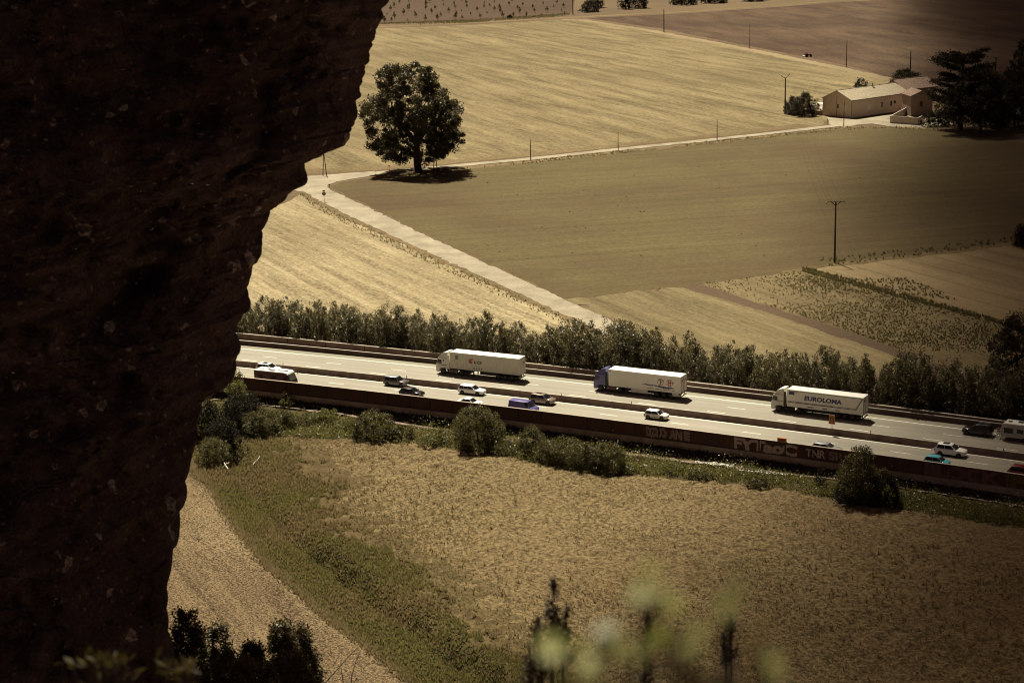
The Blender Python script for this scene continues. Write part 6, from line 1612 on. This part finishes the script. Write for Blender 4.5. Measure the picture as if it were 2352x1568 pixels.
#LIGHT
# ------------------------------------------------------------------ light, sky, camera
EL = rad(58); AZ = math.atan2(-.30, .95)           # sun stands beyond the valley, a little to the left
sd = Vector((math.sin(AZ) * math.cos(EL), math.cos(AZ) * math.cos(EL), math.sin(EL)))
su = bpy.data.lights.new('sun', 'SUN'); su.energy = 5.0; su.angle = rad(.5); su.color = (1.0, .92, .73)
so = bpy.data.objects.new('sun', su); COL.objects.link(so); so.rotation_euler = sd.to_track_quat('Z', 'Y').to_euler(); so.location = (0, 0, 200)
W = bpy.data.worlds.new('World'); S.world = W; W.use_nodes = True; nt = W.node_tree
bg = nt.nodes['Background']; sky = nt.nodes.new('ShaderNodeTexSky'); sky.sky_type = 'NISHITA'; sky.sun_disc = False
sky.sun_elevation = EL; sky.sun_rotation = AZ; sky.dust_density = 4.0; sky.ozone_density = .5; sky.air_density = .8
tint = nt.nodes.new('ShaderNodeMix'); tint.data_type = 'RGBA'; tint.blend_type = 'MULTIPLY'; tint.inputs[0].default_value = 1; tint.inputs[7].default_value = (.42, .235, .17, 1)
nt.links.new(sky.outputs[0], tint.inputs[6]); nt.links.new(tint.outputs[2], bg.inputs['Color']); bg.inputs['Strength'].default_value = .05

# unseen cloud volume, added and shaped to darken the right side of the valley
ALT = 750.0; k_ = ALT / math.tan(EL); sxy = np.array([math.sin(AZ), math.cos(AZ)]) * k_
cu_ = np.r_[np.linspace(-30, 130, 33), np.linspace(150, 900, 16)]; cy_ = np.linspace(-100, 2300, 61)
xb_of = lambda y: np.interp(y, [-100, 70, 125, 175, 265, 470, 640, 1300, 2300], [170, 150, 50, 4, 58, 88, 148, 285, 500])
vt, vb = [], []
for y in cy_:
    for u in cu_:
        wob = 8 * mnoise.noise(Vector((y * .006, u * .004, 5.0)))
        g = min(1, max(0, (u + wob + 26) / 110)); g = g * g * (3 - 2 * g)
        edge_y = min(1, (y + 100) / 160, (2300 - y) / 250); edge_u = min(1, (900 - u) / 200)
        th = 150 * g * max(0, edge_y) * max(0, edge_u) * (1 + .18 * mnoise.noise(Vector((y * .011, u * .011, 2.0)))) + .01
        x = xb_of(y) + u
        vt.append((x + sxy[0], y + sxy[1], ALT + th)); vb.append((x + sxy[0], y + sxy[1], ALT - .25 * th))
nu, nyy = len(cu_), len(cy_); I = np.arange(nu * nyy).reshape(nyy, nu)
Qt = np.stack([I[:-1, :-1], I[:-1, 1:], I[1:, 1:], I[1:, :-1]], -1).reshape(-1, 4); Qb = Qt[:, ::-1] + nu * nyy
rim = np.r_[I[0, :], I[1:, -1], I[-1, -2::-1], I[-2:0:-1, 0]]; rn = np.roll(rim, -1)
Qs = np.stack([rim + nu * nyy, rn + nu * nyy, rn, rim], -1)
cm = bpy.data.materials.new('shade_cloud_volume'); cm.use_nodes = True; cn = cm.node_tree; cn.nodes.remove(cn.nodes['Principled BSDF'])
pv = cn.nodes.new('ShaderNodeVolumePrincipled'); pv.inputs['Density'].default_value = .030; pv.inputs['Color'].default_value = (.8, .8, .8, 1); pv.inputs['Anisotropy'].default_value = .5
cn.links.new(pv.outputs[0], cn.nodes['Material Output'].inputs['Volume'])
stuff(npobj('added_shade_cloud', np.array(vt + vb), np.concatenate([Qt, Qb, Qs]), cm, smooth=True), 'unseen cloud added to shade the right side of the valley', 'cloud')

cam = bpy.data.cameras.new('camera'); co_ = bpy.data.objects.new('camera', cam); COL.objects.link(co_)
cam.sensor_width = 36; cam.lens = FPX / 2352 * 36; cam.clip_start = .05; cam.clip_end = 30000
Xc = Vector((cR, -sR * sP, -sR * cP)); Yc = Vector((sR, cR * sP, cR * cP)); Zc = Vector((0, -cP, sP))
co_.matrix_world = Matrix(((Xc.x, Yc.x, Zc.x, 0), (Xc.y, Yc.y, Zc.y, 0), (Xc.z, Yc.z, Zc.z, HC), (0, 0, 0, 1)))
cam.dof.use_dof = True; cam.dof.focus_distance = 290; cam.dof.aperture_fstop = 4.2; cam.dof.aperture_blades = 8
S.camera = co_
S.view_settings.view_transform = 'Standard'; S.view_settings.look = 'None'; S.view_settings.exposure = .92; S.view_settings.gamma = 1.0
S.cycles.max_bounces = 6; S.cycles.diffuse_bounces = 3; S.cycles.transmission_bounces = 2; S.cycles.transparent_max_bounces = 4
S.cycles.sample_clamp_indirect = 4
S.cycles.use_denoising = True; S.cycles.pixel_filter_type = 'BLACKMAN_HARRIS'; S.cycles.filter_width = 1.05
